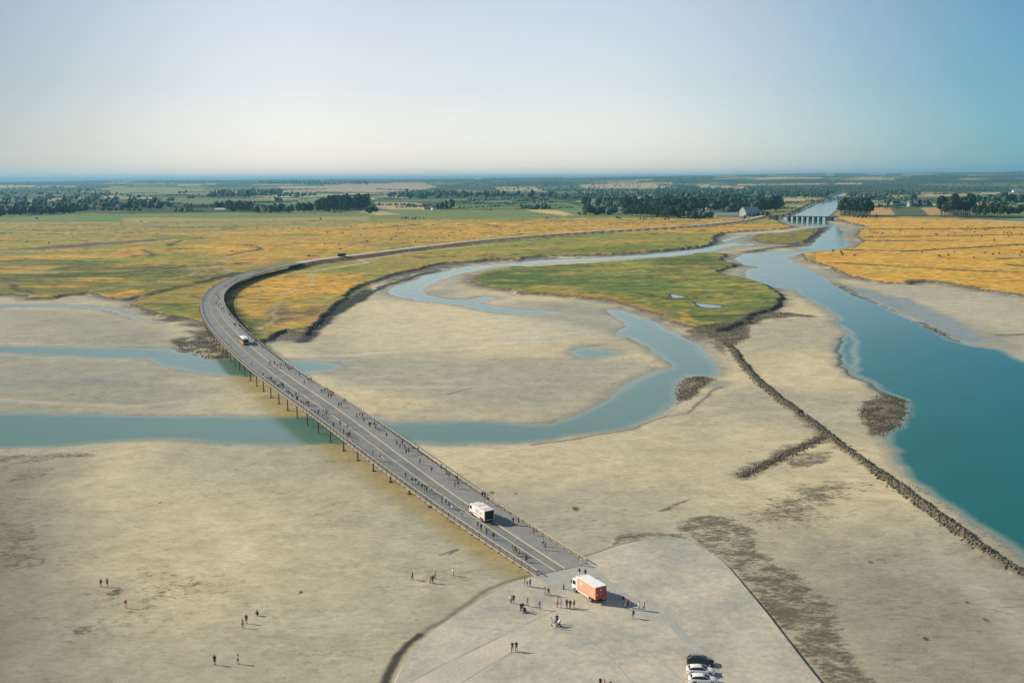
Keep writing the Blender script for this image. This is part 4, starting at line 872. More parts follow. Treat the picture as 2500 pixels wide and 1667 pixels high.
# ------------------------------------------------------------------ people
BONES = {'torso': 0, 'uarm': 1, 'farm': 2, 'hand': 3, 'thigh': 4, 'shank': 5, 'foot': 6, 'head': 7, 'neck': 8}
def skeleton(pose):
    # returns list of (name, parent index, position, radius, bone)
    V = [('pelvis', -1, (0, 0, .95), (.15, .105), 'thigh'), ('waist', 0, (0, .01, 1.10), (.135, .095), 'torso'), ('chest', 1, (0, 0, 1.30), (.155, .11), 'torso'),
         ('neck', 2, (0, .0, 1.47), (.055, .055), 'neck'), ('skull', 3, (0, .015, 1.58), (.078, .088), 'head'), ('crown', 4, (0, .005, 1.67), (.062, .07), 'head')]
    def arm(sx, el, wr):
        k = len(V); V.append(('sh', 2, (sx*.185, 0, 1.405), (.058, .055), 'uarm')); V.append(('el', k, el, (.043, .043), 'uarm')); V.append(('wr', k+1, wr, (.03, .03), 'farm'))
        d = Vector(wr)-Vector(el); d.normalize(); h = Vector(wr)+d*.07; V.append(('palm', k+2, tuple(h), (.022, .04), 'hand'))
        side = d.cross(Vector((1, 0, 0))); side = side.normalized() if side.length > .1 else Vector((0, 1, 0))
        for q, (a, ln) in enumerate(((-.028, .075), (-.009, .088), (.010, .082), (.028, .065))):
            b = h+side*a+d*.025; e = b+d*ln+Vector((-sx*.012, 0, 0)); V.append(('f', k+3, tuple(b), (.009, .009), 'hand')); V.append(('ft', len(V)-1, tuple(e), (.0075, .0075), 'hand'))
        V.append(('th', k+3, tuple(Vector(wr)+d*.04-side*.05), (.010, .010), 'hand')); V.append(('tt', len(V)-1, tuple(Vector(wr)+d*.085-side*.065), (.008, .008), 'hand'))
    def leg(sx, hip, kn, an, toe):
        k = len(V); V.append(('hip', 0, hip, (.092, .092), 'thigh')); V.append(('kn', k, kn, (.058, .06), 'thigh')); V.append(('calf', k+1, tuple(Vector(kn)*.65+Vector(an)*.35+Vector((0, -.015, 0))), (.054, .056), 'shank'))
        V.append(('an', k+2, an, (.036, .038), 'shank')); V.append(('toe', k+3, toe, (.035, .028), 'foot'))
    A = {'stand': (((-.24, -.02, 1.14), (-.245, .05, .89)), ((.24, -.02, 1.14), (.245, .05, .89)), ((-.09, 0, .90), (-.10, .01, .50), (-.105, -.02, .09), (-.12, .15, .035)), ((.09, 0, .90), (.10, .01, .50), (.105, -.02, .09), (.12, .15, .035))),
         'walk': (((-.24, .10, 1.16), (-.22, .27, .98)), ((.24, -.13, 1.15), (.25, -.14, .90)), ((-.09, 0, .90), (-.095, -.02, .50), (-.10, -.30, .16), (-.10, -.17, .045)), ((.09, 0, .90), (.095, .20, .52), (.10, .30, .10), (.11, .46, .045))),
         'stride': (((-.24, -.12, 1.15), (-.25, -.10, .90)), ((.24, .12, 1.17), (.20, .30, 1.02)), ((-.09, 0, .90), (-.095, .18, .52), (-.10, .24, .10), (-.11, .40, .045)), ((.09, 0, .90), (.095, 0, .50), (.10, -.25, .15), (.10, -.12, .045))),
         'photo': (((-.27, .14, 1.26), (-.09, .30, 1.50)), ((.27, .14, 1.26), (.09, .30, 1.50)), ((-.09, 0, .90), (-.13, .01, .50), (-.15, -.02, .09), (-.17, .15, .035)), ((.09, 0, .90), (.13, .01, .50), (.15, -.02, .09), (.17, .15, .035))),
         'push': (((-.22, .08, 1.15), (-.20, .32, 1.05)), ((.22, .08, 1.15), (.20, .32, 1.05)), ((-.09, 0, .90), (-.095, .16, .52), (-.10, .20, .10), (-.11, .36, .045)), ((.09, 0, .90), (.095, -.02, .50), (.10, -.25, .15), (.10, -.12, .045)))}
    a = A['stand' if pose == 'crouch' else pose]
    arm(-1, *a[0]); arm(1, *a[1]); leg(-1, *a[2]); leg(1, *a[3])
    if pose == 'crouch':
        out = []
        for n, p, (x, y, z), r, b in V:
            if n in ('hip',): z = .38; y = -.12
            elif n == 'kn': z, y = .46, .26
            elif n == 'calf': z, y = .28, .16
            elif n in ('an', 'toe'): pass
            elif n == 'pelvis': z, y = .42, -.16
            elif n in ('wr', 'palm', 'f', 'ft', 'th', 'tt', 'el'): z, y = z-.62, y+.33
            else: k = (z-.95); y = -.16+k*.62; z = .42+k*.84
            out.append((n, p, (x, y, z), r, b))
        V = out
    return V
def body_mesh(pose):
    V = skeleton(pose); me = bpy.data.meshes.new('skel'); me.from_pydata([v[2] for v in V], [(v[1], i) for i, v in enumerate(V) if v[1] >= 0], [])
    o = bpy.data.objects.new('skel', me); C.objects.link(o)
    sk = o.modifiers.new('s', 'SKIN'); sk.use_smooth_shade = True
    for i, v in enumerate(V):
        me.skin_vertices[0].data[i].radius = v[3]; me.skin_vertices[0].data[i].use_root = (i == 0)
    o.modifiers.new('ss', 'SUBSURF').levels = 1; o.modifiers['ss'].render_levels = 1
    bpy.context.view_layer.update(); dg = bpy.context.evaluated_depsgraph_get(); m2 = bpy.data.meshes.new_from_object(o.evaluated_get(dg)); bpy.data.objects.remove(o)
    co = np.array([v.co[:] for v in m2.vertices]); segs = [(np.array(V[v[1]][2]), np.array(v[2]), v[4]) for v in V if v[1] >= 0 and v[4] not in ('f',)]
    nr = [v.normal.copy() for v in m2.vertices]
    bones = []
    for p in m2.polygons:
        c = np.array(p.center[:]); best = (9, None)
        for a, b, n in segs:
            t = np.clip(np.dot(c-a, b-a)/max(np.dot(b-a, b-a), 1e-9), 0, 1); d = np.linalg.norm(c-a-t*(b-a))
            if d < best[0]: best = (d, n)
        bones.append(best[1])
    m2.materials.clear(); m2.materials.append(None)
    for p in m2.polygons: p.use_smooth = True
    def part(sel, off_, name):
        fs = [p for p, b in zip(m2.polygons, bones) if sel(p, b)]; vs = sorted({i for p in fs for i in p.vertices}); mp = {i: k for k, i in enumerate(vs)}
        m = bpy.data.meshes.new(name); m.from_pydata([tuple(m2.vertices[i].co+nr[i]*off_) for i in vs], [], [[mp[i] for i in p.vertices] for p in fs]); m.update(); m.materials.append(None)
        for p in m.polygons: p.use_smooth = True
        return m
    crown = Vector(V[5][2]); skull = Vector(V[4][2])
    P = {'body': m2}
    P['top'] = part(lambda p, b: b in ('torso', 'uarm') or (b == 'thigh' and (Vector(p.center)-Vector(V[0][2])).length < .12), .018, 'top')
    P['shorts'] = part(lambda p, b: b == 'thigh', .016, 'shorts'); P['trousers'] = part(lambda p, b: b in ('thigh', 'shank'), .016, 'trousers')
    P['shoe_a'] = part(lambda p, b: b == 'foot' and p.center.x < 0, .012, 'shoe'); P['shoe_b'] = part(lambda p, b: b == 'foot' and p.center.x >= 0, .012, 'shoe'); P['hair'] = part(lambda p, b: b == 'head' and (p.center.z > skull.z+.035 or p.center.y < skull.y-.02), .02, 'hair')
    # skirt or dress hem
    n = 14; pv = Vector(V[0][2]); v = []; 
    for k, (z, rx, ry) in enumerate(((pv.z+.15, .15, .12), (pv.z, .19, .17), (pv.z-.22, .24, .24), (pv.z-.42, .29, .31))): v += [(pv.x+rx*math.cos(2*math.pi*i/n), pv.y+ry*math.sin(2*math.pi*i/n), max(z, .1)) for i in range(n)]
    m = bpy.data.meshes.new('skirt'); m.from_pydata(v, [], [(k*n+i, k*n+(i+1) % n, (k+1)*n+(i+1) % n, (k+1)*n+i) for k in range(3) for i in range(n)]); m.update(); m.materials.append(None); P['skirt'] = m
    return P
PROTO = {p: body_mesh(p) for p in ('stand', 'walk', 'stride', 'photo', 'push', 'crouch')}
CL = {'k': ('black', (.015, .015, .018)), 'w': ('white', (.80, .79, .76)), 'r': ('red', (.60, .03, .03)), 'n': ('navy', (.02, .03, .09)), 'b': ('light blue', (.30, .45, .62)), 'y': ('yellow', (.80, .50, .04)),
      'g': ('grey', (.20, .20, .20)), 'p': ('pink', (.72, .40, .38)), 't': ('teal', (.06, .26, .30)), 'e': ('beige', (.50, .38, .26)), 'o': ('orange', (.75, .18, .04)), 'd': ('dark red', (.17, .025, .025)), 'j': ('blue denim', (.09, .14, .24)), 'v': ('olive', (.12, .13, .05)), 'm': ('brown', (.12, .06, .035))}
SK = [flat('skin_tone', (.50, .30, .21), .6), flat('skin_tone_tan', (.36, .20, .13), .6)]
HR = {'dark': flat('hair_dark', (.015, .01, .008), .6), 'brown': flat('hair_brown', (.08, .04, .02), .6), 'fair': flat('hair_fair', (.38, .25, .11), .6)}
def cmat(c): return flat('cloth_'+CL[c][0].replace(' ', '_'), CL[c][1], .85, 0, .1, 6)
def setm(o, m):
    o.material_slots[0].link = 'OBJECT'; o.material_slots[0].material = m
GARB = {'s': 'shorts', 't': 'trousers', 'k': 'skirt'}
prng = random.Random(3); USED = {}
def person(P, z, hd, pose, top, bot, garb, hair='dark', scale=1.0, label=None, group=None, place_='', shoes='k'):
    t = empty('person', (P[0], P[1], z), hd); t.scale = (scale,)*3
    M = PROTO[pose]
    def add(k, m, nm=None):
        o = bpy.data.objects.new(nm or k, M[k]); C.objects.link(o); o.parent = t; setm(o, m); return o
    add('body', prng.choice(SK)); add('top', cmat(top)); add(GARB[garb], cmat(bot)); add('shoe_a', cmat(shoes), 'shoe'); add('shoe_b', cmat(shoes), 'shoe'); add('hair', HR[hair])
    return tag(t, label, 'person', group)
def describe(top, bot, garb, pose, child=False):
    who = 'child' if child else 'person'
    return f"{who} in {CL[top][0]} top, {CL[bot][0]} {GARB[garb]},"
# hand-placed people: zoom, x, y, pose, heading (deg, 0 = away from camera, + = to the left), top, bottom, garment, hair, scale, label
HANDP = [
 ('7',1118,676,'walk',30,'w','e','s','dark',1,'person in white top and beige shorts walking with a child by the bridge end'),
 ('7',1138,678,'walk',25,'r','k','s','dark',.68,'small child in red top between two adults by the bridge end'),
 ('7',1160,684,'stride',20,'t','k','s','dark',1.02,'person in teal top and black shorts beside a child by the bridge end'),
 ('7',1265,735,'stride',-60,'g','p','s','fair',1,'person in grey top and pink shorts striding towards the bollard'),
 ('7',1293,745,'walk',-30,'p','g','t','dark',1,'person in pink top with a dark backpack near the bollard'),
 ('7',1022,800,'stand',-20,'w','k','t','dark',.95,'person in white top and black trousers at the left of the apron'),
 ('7',1040,800,'walk',10,'k','k','s','fair',1.03,'person all in black beside someone in white at the left of the apron'),
 ('7',1093,864,'walk',-20,'n','k','t','dark',1,'person in navy top walking beside a black pushchair'),
 ('7',1107,856,'push',-20,'k','g','t','dark',1,'person in black top pushing a black pushchair'),
 ('7',1140,822,'stride',30,'b','p','s','dark',1,'person in light blue top and pink shorts alone on the apron'),
 ('7',1227,845,'stand',0,'b','b','t','dark',1,'person dressed all in light blue standing alone on the apron'),
 ('7',1354,830,'stand',160,'p','o','t','brown',1,'person in pink top and bright orange trousers'),
 ('7',1380,832,'stand',-150,'w','w','t','dark',1,'person all in white next to orange trousers'),
 ('7',1422,832,'stand',10,'d','k','t','brown',1,'person in dark red top in a trio facing the orange truck'),
 ('7',1446,842,'walk',0,'k','v','t','brown',1.08,'tall person in black top in the middle of a trio near the orange truck'),
 ('7',1474,832,'stand',-10,'w','k','s','dark',1,'person in white top and black shorts with a backpack near the orange truck'),
 ('7',1313,965,'stand',-60,'b','p','s','dark',1,'person in light blue top facing the stroller group'),
 ('7',1338,980,'stand',150,'t','w','t','brown',1,'person in teal top and white trousers in the stroller group'),
 ('7',1352,945,'stand',180,'n','k','t','dark',1.04,'person in navy top behind the stroller group'),
 ('7',1031,1145,'walk',170,'m','j','t','fair',1.04,'fair-haired person in brown top and jeans strolling over the apron'),
 ('7',1060,1143,'walk',175,'k','g','s','dark',1.05,'person in black top and grey shorts next to a fair-haired stroller'),
 ('7',1827,806,'stand',180,'n','b','t','brown',1,'person in navy top in the shadow of the orange truck'),
 ('7',1860,830,'walk',200,'r','k','t','brown',1.04,'person in red top and black trousers in the shadow of the orange truck'),
 ('7',1843,843,'stand',180,'e','n','s','brown',.72,'child in beige top at the edge of the truck shadow'),
 ('7',1940,850,'stride',70,'w','b','t','dark',1,'person in white top and light blue trousers right of the truck shadow'),
 ('7',1977,855,'stride',60,'e','m','s','brown',1,'person in beige top and brown shorts right of the truck shadow'),
 ('7',1898,908,'walk',10,'b','j','s','dark',1,'person with a navy backpack below the truck shadow'),
 ('7',1512,605,'walk',-170,'k','w','t','brown',1,'person in black top and white trousers just behind the orange truck cab'),
 ('7',1555,610,'walk',180,'n','k','t','brown',1,'person in navy top between the orange truck and the right railing'),
 ('7',1526,528,'stand',120,'e','p','t','brown',1,'person in beige top leaning at the right railing end'),
 ('7',1663,1404,'stand',170,'k','k','t','fair',1,'fair-haired person in black, cut by the bottom edge'),
 ('7',1693,1415,'stand',100,'r','k','t','brown',1,'person in red top, cut by the bottom edge'),
 ('7',1735,1420,'stand',190,'d','k','t','brown',.9,'person in dark red top, rightmost of those cut by the bottom edge'),
 ('7',315,633,'walk',100,'k','k','t','dark',1,'person in black walking alone on the sand near a trio'),
 ('7',440,655,'stand',-30,'p','p','k','brown',.97,'person in pink top and pink skirt on the sand'),
 ('7',460,656,'stand',10,'d','m','t','dark',1,'person in dark red top and brown trousers on the sand'),
 ('7',475,625,'stand',180,'w','g','t','dark',1,'person in white top behind two others on the sand'),
 ('7',606,603,'stride',-60,'w','e','s','brown',1,'person in white top and beige shorts alone on the sand near the bridge'),
 ('4',505,1088,'stand',180,'d','p','s','dark',1,'person in dark red top beside dark stains on the sand'),
 ('4',536,1084,'stand',170,'g','k','s','brown',1.02,'person in grey top beside dark stains on the sand'),
 ('4',628,1193,'stand',0,'r','w','s','dark',1,'person in red top and white shorts alone on the sand'),
 ('4',1211,1292,'stand',-20,'p','m','s','brown',1.02,'person in pink top and brown shorts on the open sand'),
 ('4',1230,1271,'stand',0,'k','g','s','dark',1.04,'person in black top and grey shorts on the open sand'),
 ('4',1286,1232,'crouch',60,'k','n','t','dark',1,'person crouching in black on the sand'),
 ('4',1072,1476,'stand',0,'k','k','s','dark',1.04,'person in black top and black shorts standing on the sand'),
 ('4',1187,1472,'photo',0,'w','k','s','dark',1.04,'person in white top and black shorts raising both arms to take a photograph'),
]
for z_, x, y, pose, hd, top, bot, gb, hr, sc, lb in HANDP:
    px = zp(z_, x, y); onap = z_ == '7' and y > 660 and x > 700 or (z_ == '7' and x > 1000)
    zz = APR+.008 if onap else None
    if zz is None:
        P = G(*px, 0); zz = ground_z(P[0], P[1]); P = G(*px, zz)
    else:
        P = G(*px, zz)
        if z_ == '7' and y < 560: P = Gd(*px); zz = deck_z(P[1])
    person(P, zz, R(hd), pose, top, bot, gb, hr, sc, lb, 'people on the apron' if onap else 'people on the sand')
def add_backpack(px, hd, c, lb):
    P = G(*px, APR+.008); t = Vector((0, -.21, 1.22)); rot = Matrix.Rotation(R(hd), 3, 'Z'); q = rot @ t
    mb = MB().box(-.16, .16, -.10, .09, -.24, .22, .03, .02); mb.box(-.12, .12, -.15, -.10, -.2, .02, .02, .01)
    o = mb.build('backpack', cmat(c), None, False, .02); o.location = (P[0]+q.x, P[1]+q.y, APR+q.z); o.rotation_euler = (0, 0, R(hd)); tag(o, lb, 'backpack')
add_backpack(zp('7', 1293, 745), -30, 'k', 'black backpack worn by the person in pink near the bollard'); add_backpack(zp('7', 1040, 800), 10, 'n', 'navy backpack on the person in black at the left of the apron')
add_backpack(zp('7', 1474, 832), -10, 'g', 'grey backpack worn by the person in white and black shorts'); add_backpack(zp('7', 1898, 908), 10, 'n', 'navy backpack on the person below the truck shadow')
def stroller(px, hd, c, c2, lb):
    P = G(*px, APR+.008); t = empty('pushchair', (P[0], P[1], APR+.008), R(hd)); tag(t, lb, 'pushchair')
    mb = MB()
    for sx in (-1, 1):
        mb.bar((sx*.24, .38, .15), (sx*.24, -.35, .98), .016, 6); mb.bar((sx*.24, -.32, .15), (sx*.24, .10, .62), .016, 6)
        wl = MB(); wl.bar((sx*.24-.02, .38, .13), (sx*.24+.02, .38, .13), .13, 12); wl.build('wheel', M_TYRE, t)
        wl = MB(); wl.bar((sx*.24-.02, -.32, .13), (sx*.24+.02, -.32, .13), .13, 12); wl.build('wheel', M_TYRE, t)
    mb.bar((-.24, -.35, .98), (.24, -.35, .98), .018, 6); mb.build('frame', M_RIM, t)
    MB().box(-.21, .21, -.12, .32, .42, .50, .02, .02).add([(-.21, -.12, .5), (.21, -.12, .5), (.21, -.28, .92), (-.21, -.28, .92), (-.21, -.17, .5), (.21, -.17, .5), (.21, -.33, .92), (-.21, -.33, .92)], [(0, 1, 2, 3), (7, 6, 5, 4), (0, 3, 7, 4), (1, 5, 6, 2), (3, 2, 6, 7)]).build('seat', cmat(c2), t)
    n = 8; v = []; f = []
    for i in range(n+1):
        a = math.pi*.55*i/n; v += [(-.23, -.30+.42*math.sin(a)*1.0, .70+.42*math.cos(a)*.9), (0, -.30+.46*math.sin(a), .74+.46*math.cos(a)*.9), (.23, -.30+.42*math.sin(a), .70+.42*math.cos(a)*.9)]
    for i in range(n): f += [(3*i, 3*i+1, 3*i+4, 3*i+3), (3*i+1, 3*i+2, 3*i+5, 3*i+4)]
    o = link_mesh('canopy', v, f, cmat(c), t, True); o.modifiers.new('s', 'SOLIDIFY').thickness = .012
    MB().box(-.18, .18, -.22, .2, .2, .34).build('basket', cmat('k'), t)
stroller(zp('7', 1122, 868), -20, 'k', 'k', 'black pushchair pushed by a person in black on the apron'); stroller(zp('7', 1364, 964), 100, 'w', 'm', 'white pushchair with brown seat among four people on the apron')
# crowd on the bridge
CROWD = [
 ('5', 'R', 'on the right walkway between the two trucks', "922,992 957,992 1053,1058 1113,1130 1125,1153"),
 ('5', 'R', 'on the right walkway beyond the white truck', "497,697 513,697 550,757 572,757 565,718 728,822 742,826 763,862 403,662 462,645"),
 ('5', 'L', 'by the left railing before the white truck', "595,947 697,1017 717,1032 740,1047 753,1057 797,1087 918,1167 935,1177 960,1197 943,1190 1005,1232"),
 ('5', 'L', 'by the left railing beyond the white truck', "235,700 278,732 300,737 320,742 340,772 357,782 372,792 403,803 468,857 493,867 513,887 535,897"),
 ('5', 'L', 'in a small group on the left walkway', "28,552 75,585 88,592 100,602"),
 ('5', 'R', 'on the right walkway above the near bank', "10,377 43,387 115,442 180,492 200,502 215,492 240,547 285,532 315,537 255,537 230,515 327,607"),
 ('b', 'R', 'on the right walkway above the wide channel', "1510,1182 1560,1162 1600,1172 1625,1252 1705,1312 1745,1312 1790,1322 1815,1352"),
 ('b', 'R', 'on the right walkway above the sandbank', "945,782 970,782 1000,772 1045,762 1085,772 1135,812 1160,822 1060,867 1100,867 1090,802 1225,1002 1262,1002 1293,942 1345,937"),
 ('b', 'R', 'on the right walkway beside the small pool', "115,332 145,337 240,402 303,347 335,357 375,362 430,432 460,442 515,407 575,392 535,527 595,517 675,642 738,612 780,607 405,380"),
 ('b', 'L', 'in the dense crowd on the left walkway', "15,522 70,572 100,577 125,582 150,592 175,642 205,657 255,702 275,692 300,682 325,692 345,702 340,742 365,772 385,782 415,802 440,832 470,812 480,872 540,832 545,902 565,902"),
 ('b', 'L', 'on the left walkway above the sandbank', "625,962 655,972 690,962 720,982 745,987 765,972 595,785 795,1092 845,1117 890,1132 905,1112 975,1102 1020,1112 1050,1112"),
 ('b', 'L', 'on the left walkway above the dark water', "960,1172 985,1212 1035,1237 1140,1332 1245,1292 1365,1352 1250,1412 1300,1432 1355,1472 1400,1472 1405,1532 1385,1500"),
 ('c', 'R', 'on the right walkway beside the bus', "130,400 178,400 300,465 345,550 285,575 420,615 465,615 520,605 575,695 520,700 620,785 690,875 705,835 740,875 750,850 885,1015 925,1005"),
 ('c', 'L', 'on the left walkway near the bus', "610,1475 15,1015"),
 ('c', 'L', 'at the kerb beyond the small pool', "1095,1460 1140,1460 1305,1560"),
]
TOPS = 'kkknnwgrdbtpveykmwn'; BOTS = 'kkjgnekwmvj'; UZ = {}
def deck_place(px, side=None):
    P = Gd(*px); i = near_i(P); t = float(np.dot(P-BL[i], NRM[i])/wid[i]); lo, hi = (.045, KLf[i]-.03) if side == 'L' else ((KRf[i]+.03, .95) if side == 'R' else (.06, .94))
    if side == 'L' and t > KLf[i] and t < KRf[i]: lo, hi = .05, .95
    t2 = min(max(t, lo), hi); P = P+NRM[i]*(t2-t)*wid[i]; return P, i
for z_, side, plc, pts in CROWD:
    used = UZ.setdefault(plc, set())
    for q in pts.split():
        x, y = map(float, q.split(','))
        for _ in range(200):
            k = (prng.choice(TOPS), prng.choice(BOTS), prng.choice('ssttk' if prng.random() < .3 else 'sstt'))
            if k not in used: break
        used.add(k); P, i = deck_place(zp(z_, x, y), side); t_ = tan[i]; h = math.atan2(-t_[0], t_[1])+(0 if prng.random() < .55 else math.pi)+prng.uniform(-.3, .3)
        if side == 'L' and prng.random() < .35: h = math.atan2(NRM[i][0], -NRM[i][1])
        person(P, deck_z(P[1])+.005, h, prng.choice(['walk', 'stride', 'walk', 'stride', 'stand']), k[0], k[1], k[2], prng.choice(['dark', 'dark', 'brown', 'fair']), prng.uniform(.94, 1.06), describe(*k, None)+' '+plc, 'walkers on the bridge')
# tiny walkers on the far bend and along the dike
FAR = "1380,840 1395,855 1400,870 1385,880 1405,905 1395,915 1415,935 1425,930 1430,950 1465,968 1470,972 1380,900 1390,830 1430,795 1440,785 1450,790 1460,780 1470,770 1480,765 1490,760 1500,752 1510,750 1520,742 1365,790 1275,870 1640,690 1655,688 1665,685 1675,683 1690,680 1705,680 1620,693 1585,690 1500,1035 1535,1040"
for q in FAR.split():
    x, y = map(float, q.split(',')); P, i = deck_place(zp('1', x, y)); h = math.atan2(-tan[i][0], tan[i][1])+prng.choice([0, math.pi])
    person(P, deck_z(P[1])+.005, h, prng.choice(['walk', 'stride']), prng.choice('knkd'), prng.choice('kjn'), 't', 'dark', 1, 'tiny distant walker in dark clothes on the far bend of the bridge', 'walkers on the far bend of the bridge')
j0 = 4
for k in range(60):
    d = prng.uniform(0, len(P_DIKE)-10)*prng.uniform(.3, 1); j = int(d)+3; j = min(j, len(P_DIKE)-2); u = P_DIKE[j+1]-P_DIKE[j]; u = u/np.linalg.norm(u); n = np.array([u[1], -u[0]]); P = P_DIKE[j]+u*prng.uniform(0, 10)-n*prng.uniform(1.5, 4.3)
    person(P, DIKE_Z+.155, math.atan2(-u[0], u[1])+prng.choice([0, math.pi]), prng.choice(['walk', 'stride']), prng.choice('knkdw'), prng.choice('kjn'), 't', 'dark', 1, 'tiny distant walker on the dike road', 'walkers along the dike road')
# ------------------------------------------------------------------ stones
M_ROCK = worn('weathered_rock', (.05, .046, .033), (.19, .17, .12), 1.2, 3.0, .9); M_ROCKD = worn('weedy_rock', (.05, .05, .03), (.13, .115, .075), .6, 2.0, .9)
ico = bmesh.new(); bmesh.ops.create_icosphere(ico, subdivisions=1, radius=1); ico.verts.ensure_lookup_table()
IV = np.array([v.co[:] for v in ico.verts]); IF = np.array([[v.index for v in f.verts] for f in ico.faces]); ico.free()
def scatter(name, pts, mat, seed=1, face_sets=(IV, IF), up_=1.0):
    """pts: array x, y, z, r"""
    V0, F0 = face_sets; r = np.random.default_rng(seed); n = len(pts); nv = len(V0)
    ang = r.uniform(0, 2*math.pi, n); c, s = np.cos(ang), np.sin(ang)
    D = 1+r.uniform(-.28, .28, (n, nv, 1)); V = V0[None]*D*r.uniform(.65, 1.25, (n, 1, 3)); V[:, :, 2] *= up_
    Xr = V[:, :, 0]*c[:, None]-V[:, :, 1]*s[:, None]; Yr_ = V[:, :, 0]*s[:, None]+V[:, :, 1]*c[:, None]
    V = np.stack([Xr, Yr_, V[:, :, 2]], -1)*pts[:, None, 3:4]+pts[:, None, :3]
    F = (F0[None]+np.arange(n)[:, None, None]*nv).reshape(-1, 3)
    return tri_mesh(name, V.reshape(-1, 3), F, mat)
def tri_mesh(name, V, F, mat):
    me = bpy.data.meshes.new(name); me.vertices.add(len(V)); me.vertices.foreach_set('co', V.astype(np.float32).ravel()); k = F.shape[1]
    me.loops.add(F.size); me.loops.foreach_set('vertex_index', F.astype(np.int32).ravel()); me.polygons.add(len(F)); me.polygons.foreach_set('loop_start', (np.arange(len(F))*k).astype(np.int32))
    me.update(calc_edges=True); me.materials.append(mat); o = bpy.data.objects.new(name, me); C.objects.link(o); return o
def along(P, n, hw, r0, r1, dz, seed):
    r = np.random.default_rng(seed); P = np.asarray(P); d = np.r_[0, np.cumsum(np.linalg.norm(np.diff(P, axis=0), axis=1))]
    s = r.uniform(0, d[-1], n); x = np.interp(s, d, P[:, 0]); y = np.interp(s, d, P[:, 1]); x2 = np.interp(s+1, d, P[:, 0]); y2 = np.interp(s+1, d, P[:, 1]); x1 = np.interp(s-1, d, P[:, 0]); y1 = np.interp(s-1, d, P[:, 1])
    t = np.c_[x2-x1, y2-y1]; t /= np.linalg.norm(t, axis=1)[:, None]; o = r.normal(0, .42, n); o = np.clip(o, -1.25, 1.25)
    x = x+t[:, 1]*o*hw; y = y-t[:, 0]*o*hw; rad = r.uniform(r0, r1, n)**1.0
    z = np.array([ground_z(a, b) for a, b in zip(x, y)])+rad*.25
    return np.c_[x, y, z, rad]
o = scatter('rock_breakwater', along(BREAK, 8500, 1.9, .12, .42, 0, 5), M_ROCK, 6, up_=.8); tag(o, 'long dark ridge of loose boulders between the sand and the wide river', 'breakwater', kind='stuff')
o = scatter('rock_spur', along(BREAK2, 1100, 2.2, .08, .3, 0, 8), M_ROCK, 7, up_=.8); tag(o, 'short side spur of loose boulders branching off the long breakwater', 'breakwater', kind='stuff')
def in_poly(spec, n, z, r0, r1, seed, thr=.46):
    P = WP(spec, z); r = np.random.default_rng(seed); lo, hi = P.min(0), P.max(0); x = r.uniform(lo[0], hi[0], n*3); y = r.uniform(lo[1], hi[1], n*3); k = inside(x, y, P)
    if thr: k &= fbm(x/4, y/4, seed, 3) > thr
    x, y = x[k][:n]+r.normal(0, .8, k.sum())[:n], y[k][:n]+r.normal(0, 1.2, k.sum())[:n]; rad = r.uniform(r0, r1, len(x)); zz = np.array([ground_z(a, b) for a, b in zip(x, y)])+rad*.2; return np.c_[x, y, zz, rad]
SCAT = [("6:1040,160 1150,125 1280,162 1288,205 1240,290 1115,335 1060,280 1025,220", 2600, .08, .30, 'rock_field', 'dark patch of weedy stones jutting into the wide river'),
        ("3:140,1385 230,1345 330,1360 385,1372 300,1420 230,1500 130,1530", 1500, .08, .32, 'rock_field', 'dark patch of weedy stones on the inner river bend'),
        ("3:200,1060 520,1015 690,945 860,950 1080,980 880,972 690,990 600,1040 590,1100 540,1140 480,1180 420,1150 330,1110", 3000, .12, .40, 'rubble', 'brown rubble at the southern tip of the marsh island'),
        ("1:1100,1140 1350,1090 1420,1190 1480,1240 1330,1245 1200,1210", 900, .15, .4, 'rubble', 'dark rubble on the bank beneath the left side of the bridge')]
for k, (sp, n, r0_, r1_, nm, lb) in enumerate(SCAT):
    o = scatter(nm, in_poly(sp, n, 0, r0_, r1_, 20+k), M_ROCKD, 30+k, up_=.6); tag(o, lb, 'stones', kind='stuff')
M_ROCKP = worn('pale_stone', (.46, .43, .34), (.26, .24, .18), .8, 2.0, .9)
o = scatter('shore_stones', np.vstack([in_poly(sp, n//2, 0, .12, .42, 71+q, .47) for q, (sp, n) in enumerate((("1:1790,1085 1960,1060 2050,990 2010,1090 1930,1130 1800,1120", 500), ("2:30,900 330,760 420,730 430,750 330,790 120,880 40,940", 500), ("1:1600,1040 1700,1060 1660,1110", 120)))]), M_ROCKP, 77, up_=.6); tag(o, 'pale stones strewn below the marsh bank right of the bridge', 'stones', kind='stuff')
for k, (sp, n, r0_, r1_) in enumerate((("3:1110,745 1200,772 1300,835 1420,892 1540,945 1400,903 1250,838 1130,778", 500, .12, .40), ("3:1610,1000 1700,1012 1850,1080 2000,1155 1850,1112 1700,1052", 700, .12, .38), ("6:1180,560 1300,600 1420,680 1560,770 1700,860 1840,950 1700,850 1560,760 1440,670 1330,590", 600, .06, .18))):
    o = scatter('weed_strip', in_poly(sp, n, -.2, r0_, r1_, 50+k), M_ROCKD, 60+k, up_=.25); tag(o, ('ragged dark weed along the far edge of the wide river', 'broken dark weed line on the shallows of the wide river', 'thin weed fringe at the foot of the breakwater')[k], 'weed', kind='stuff')
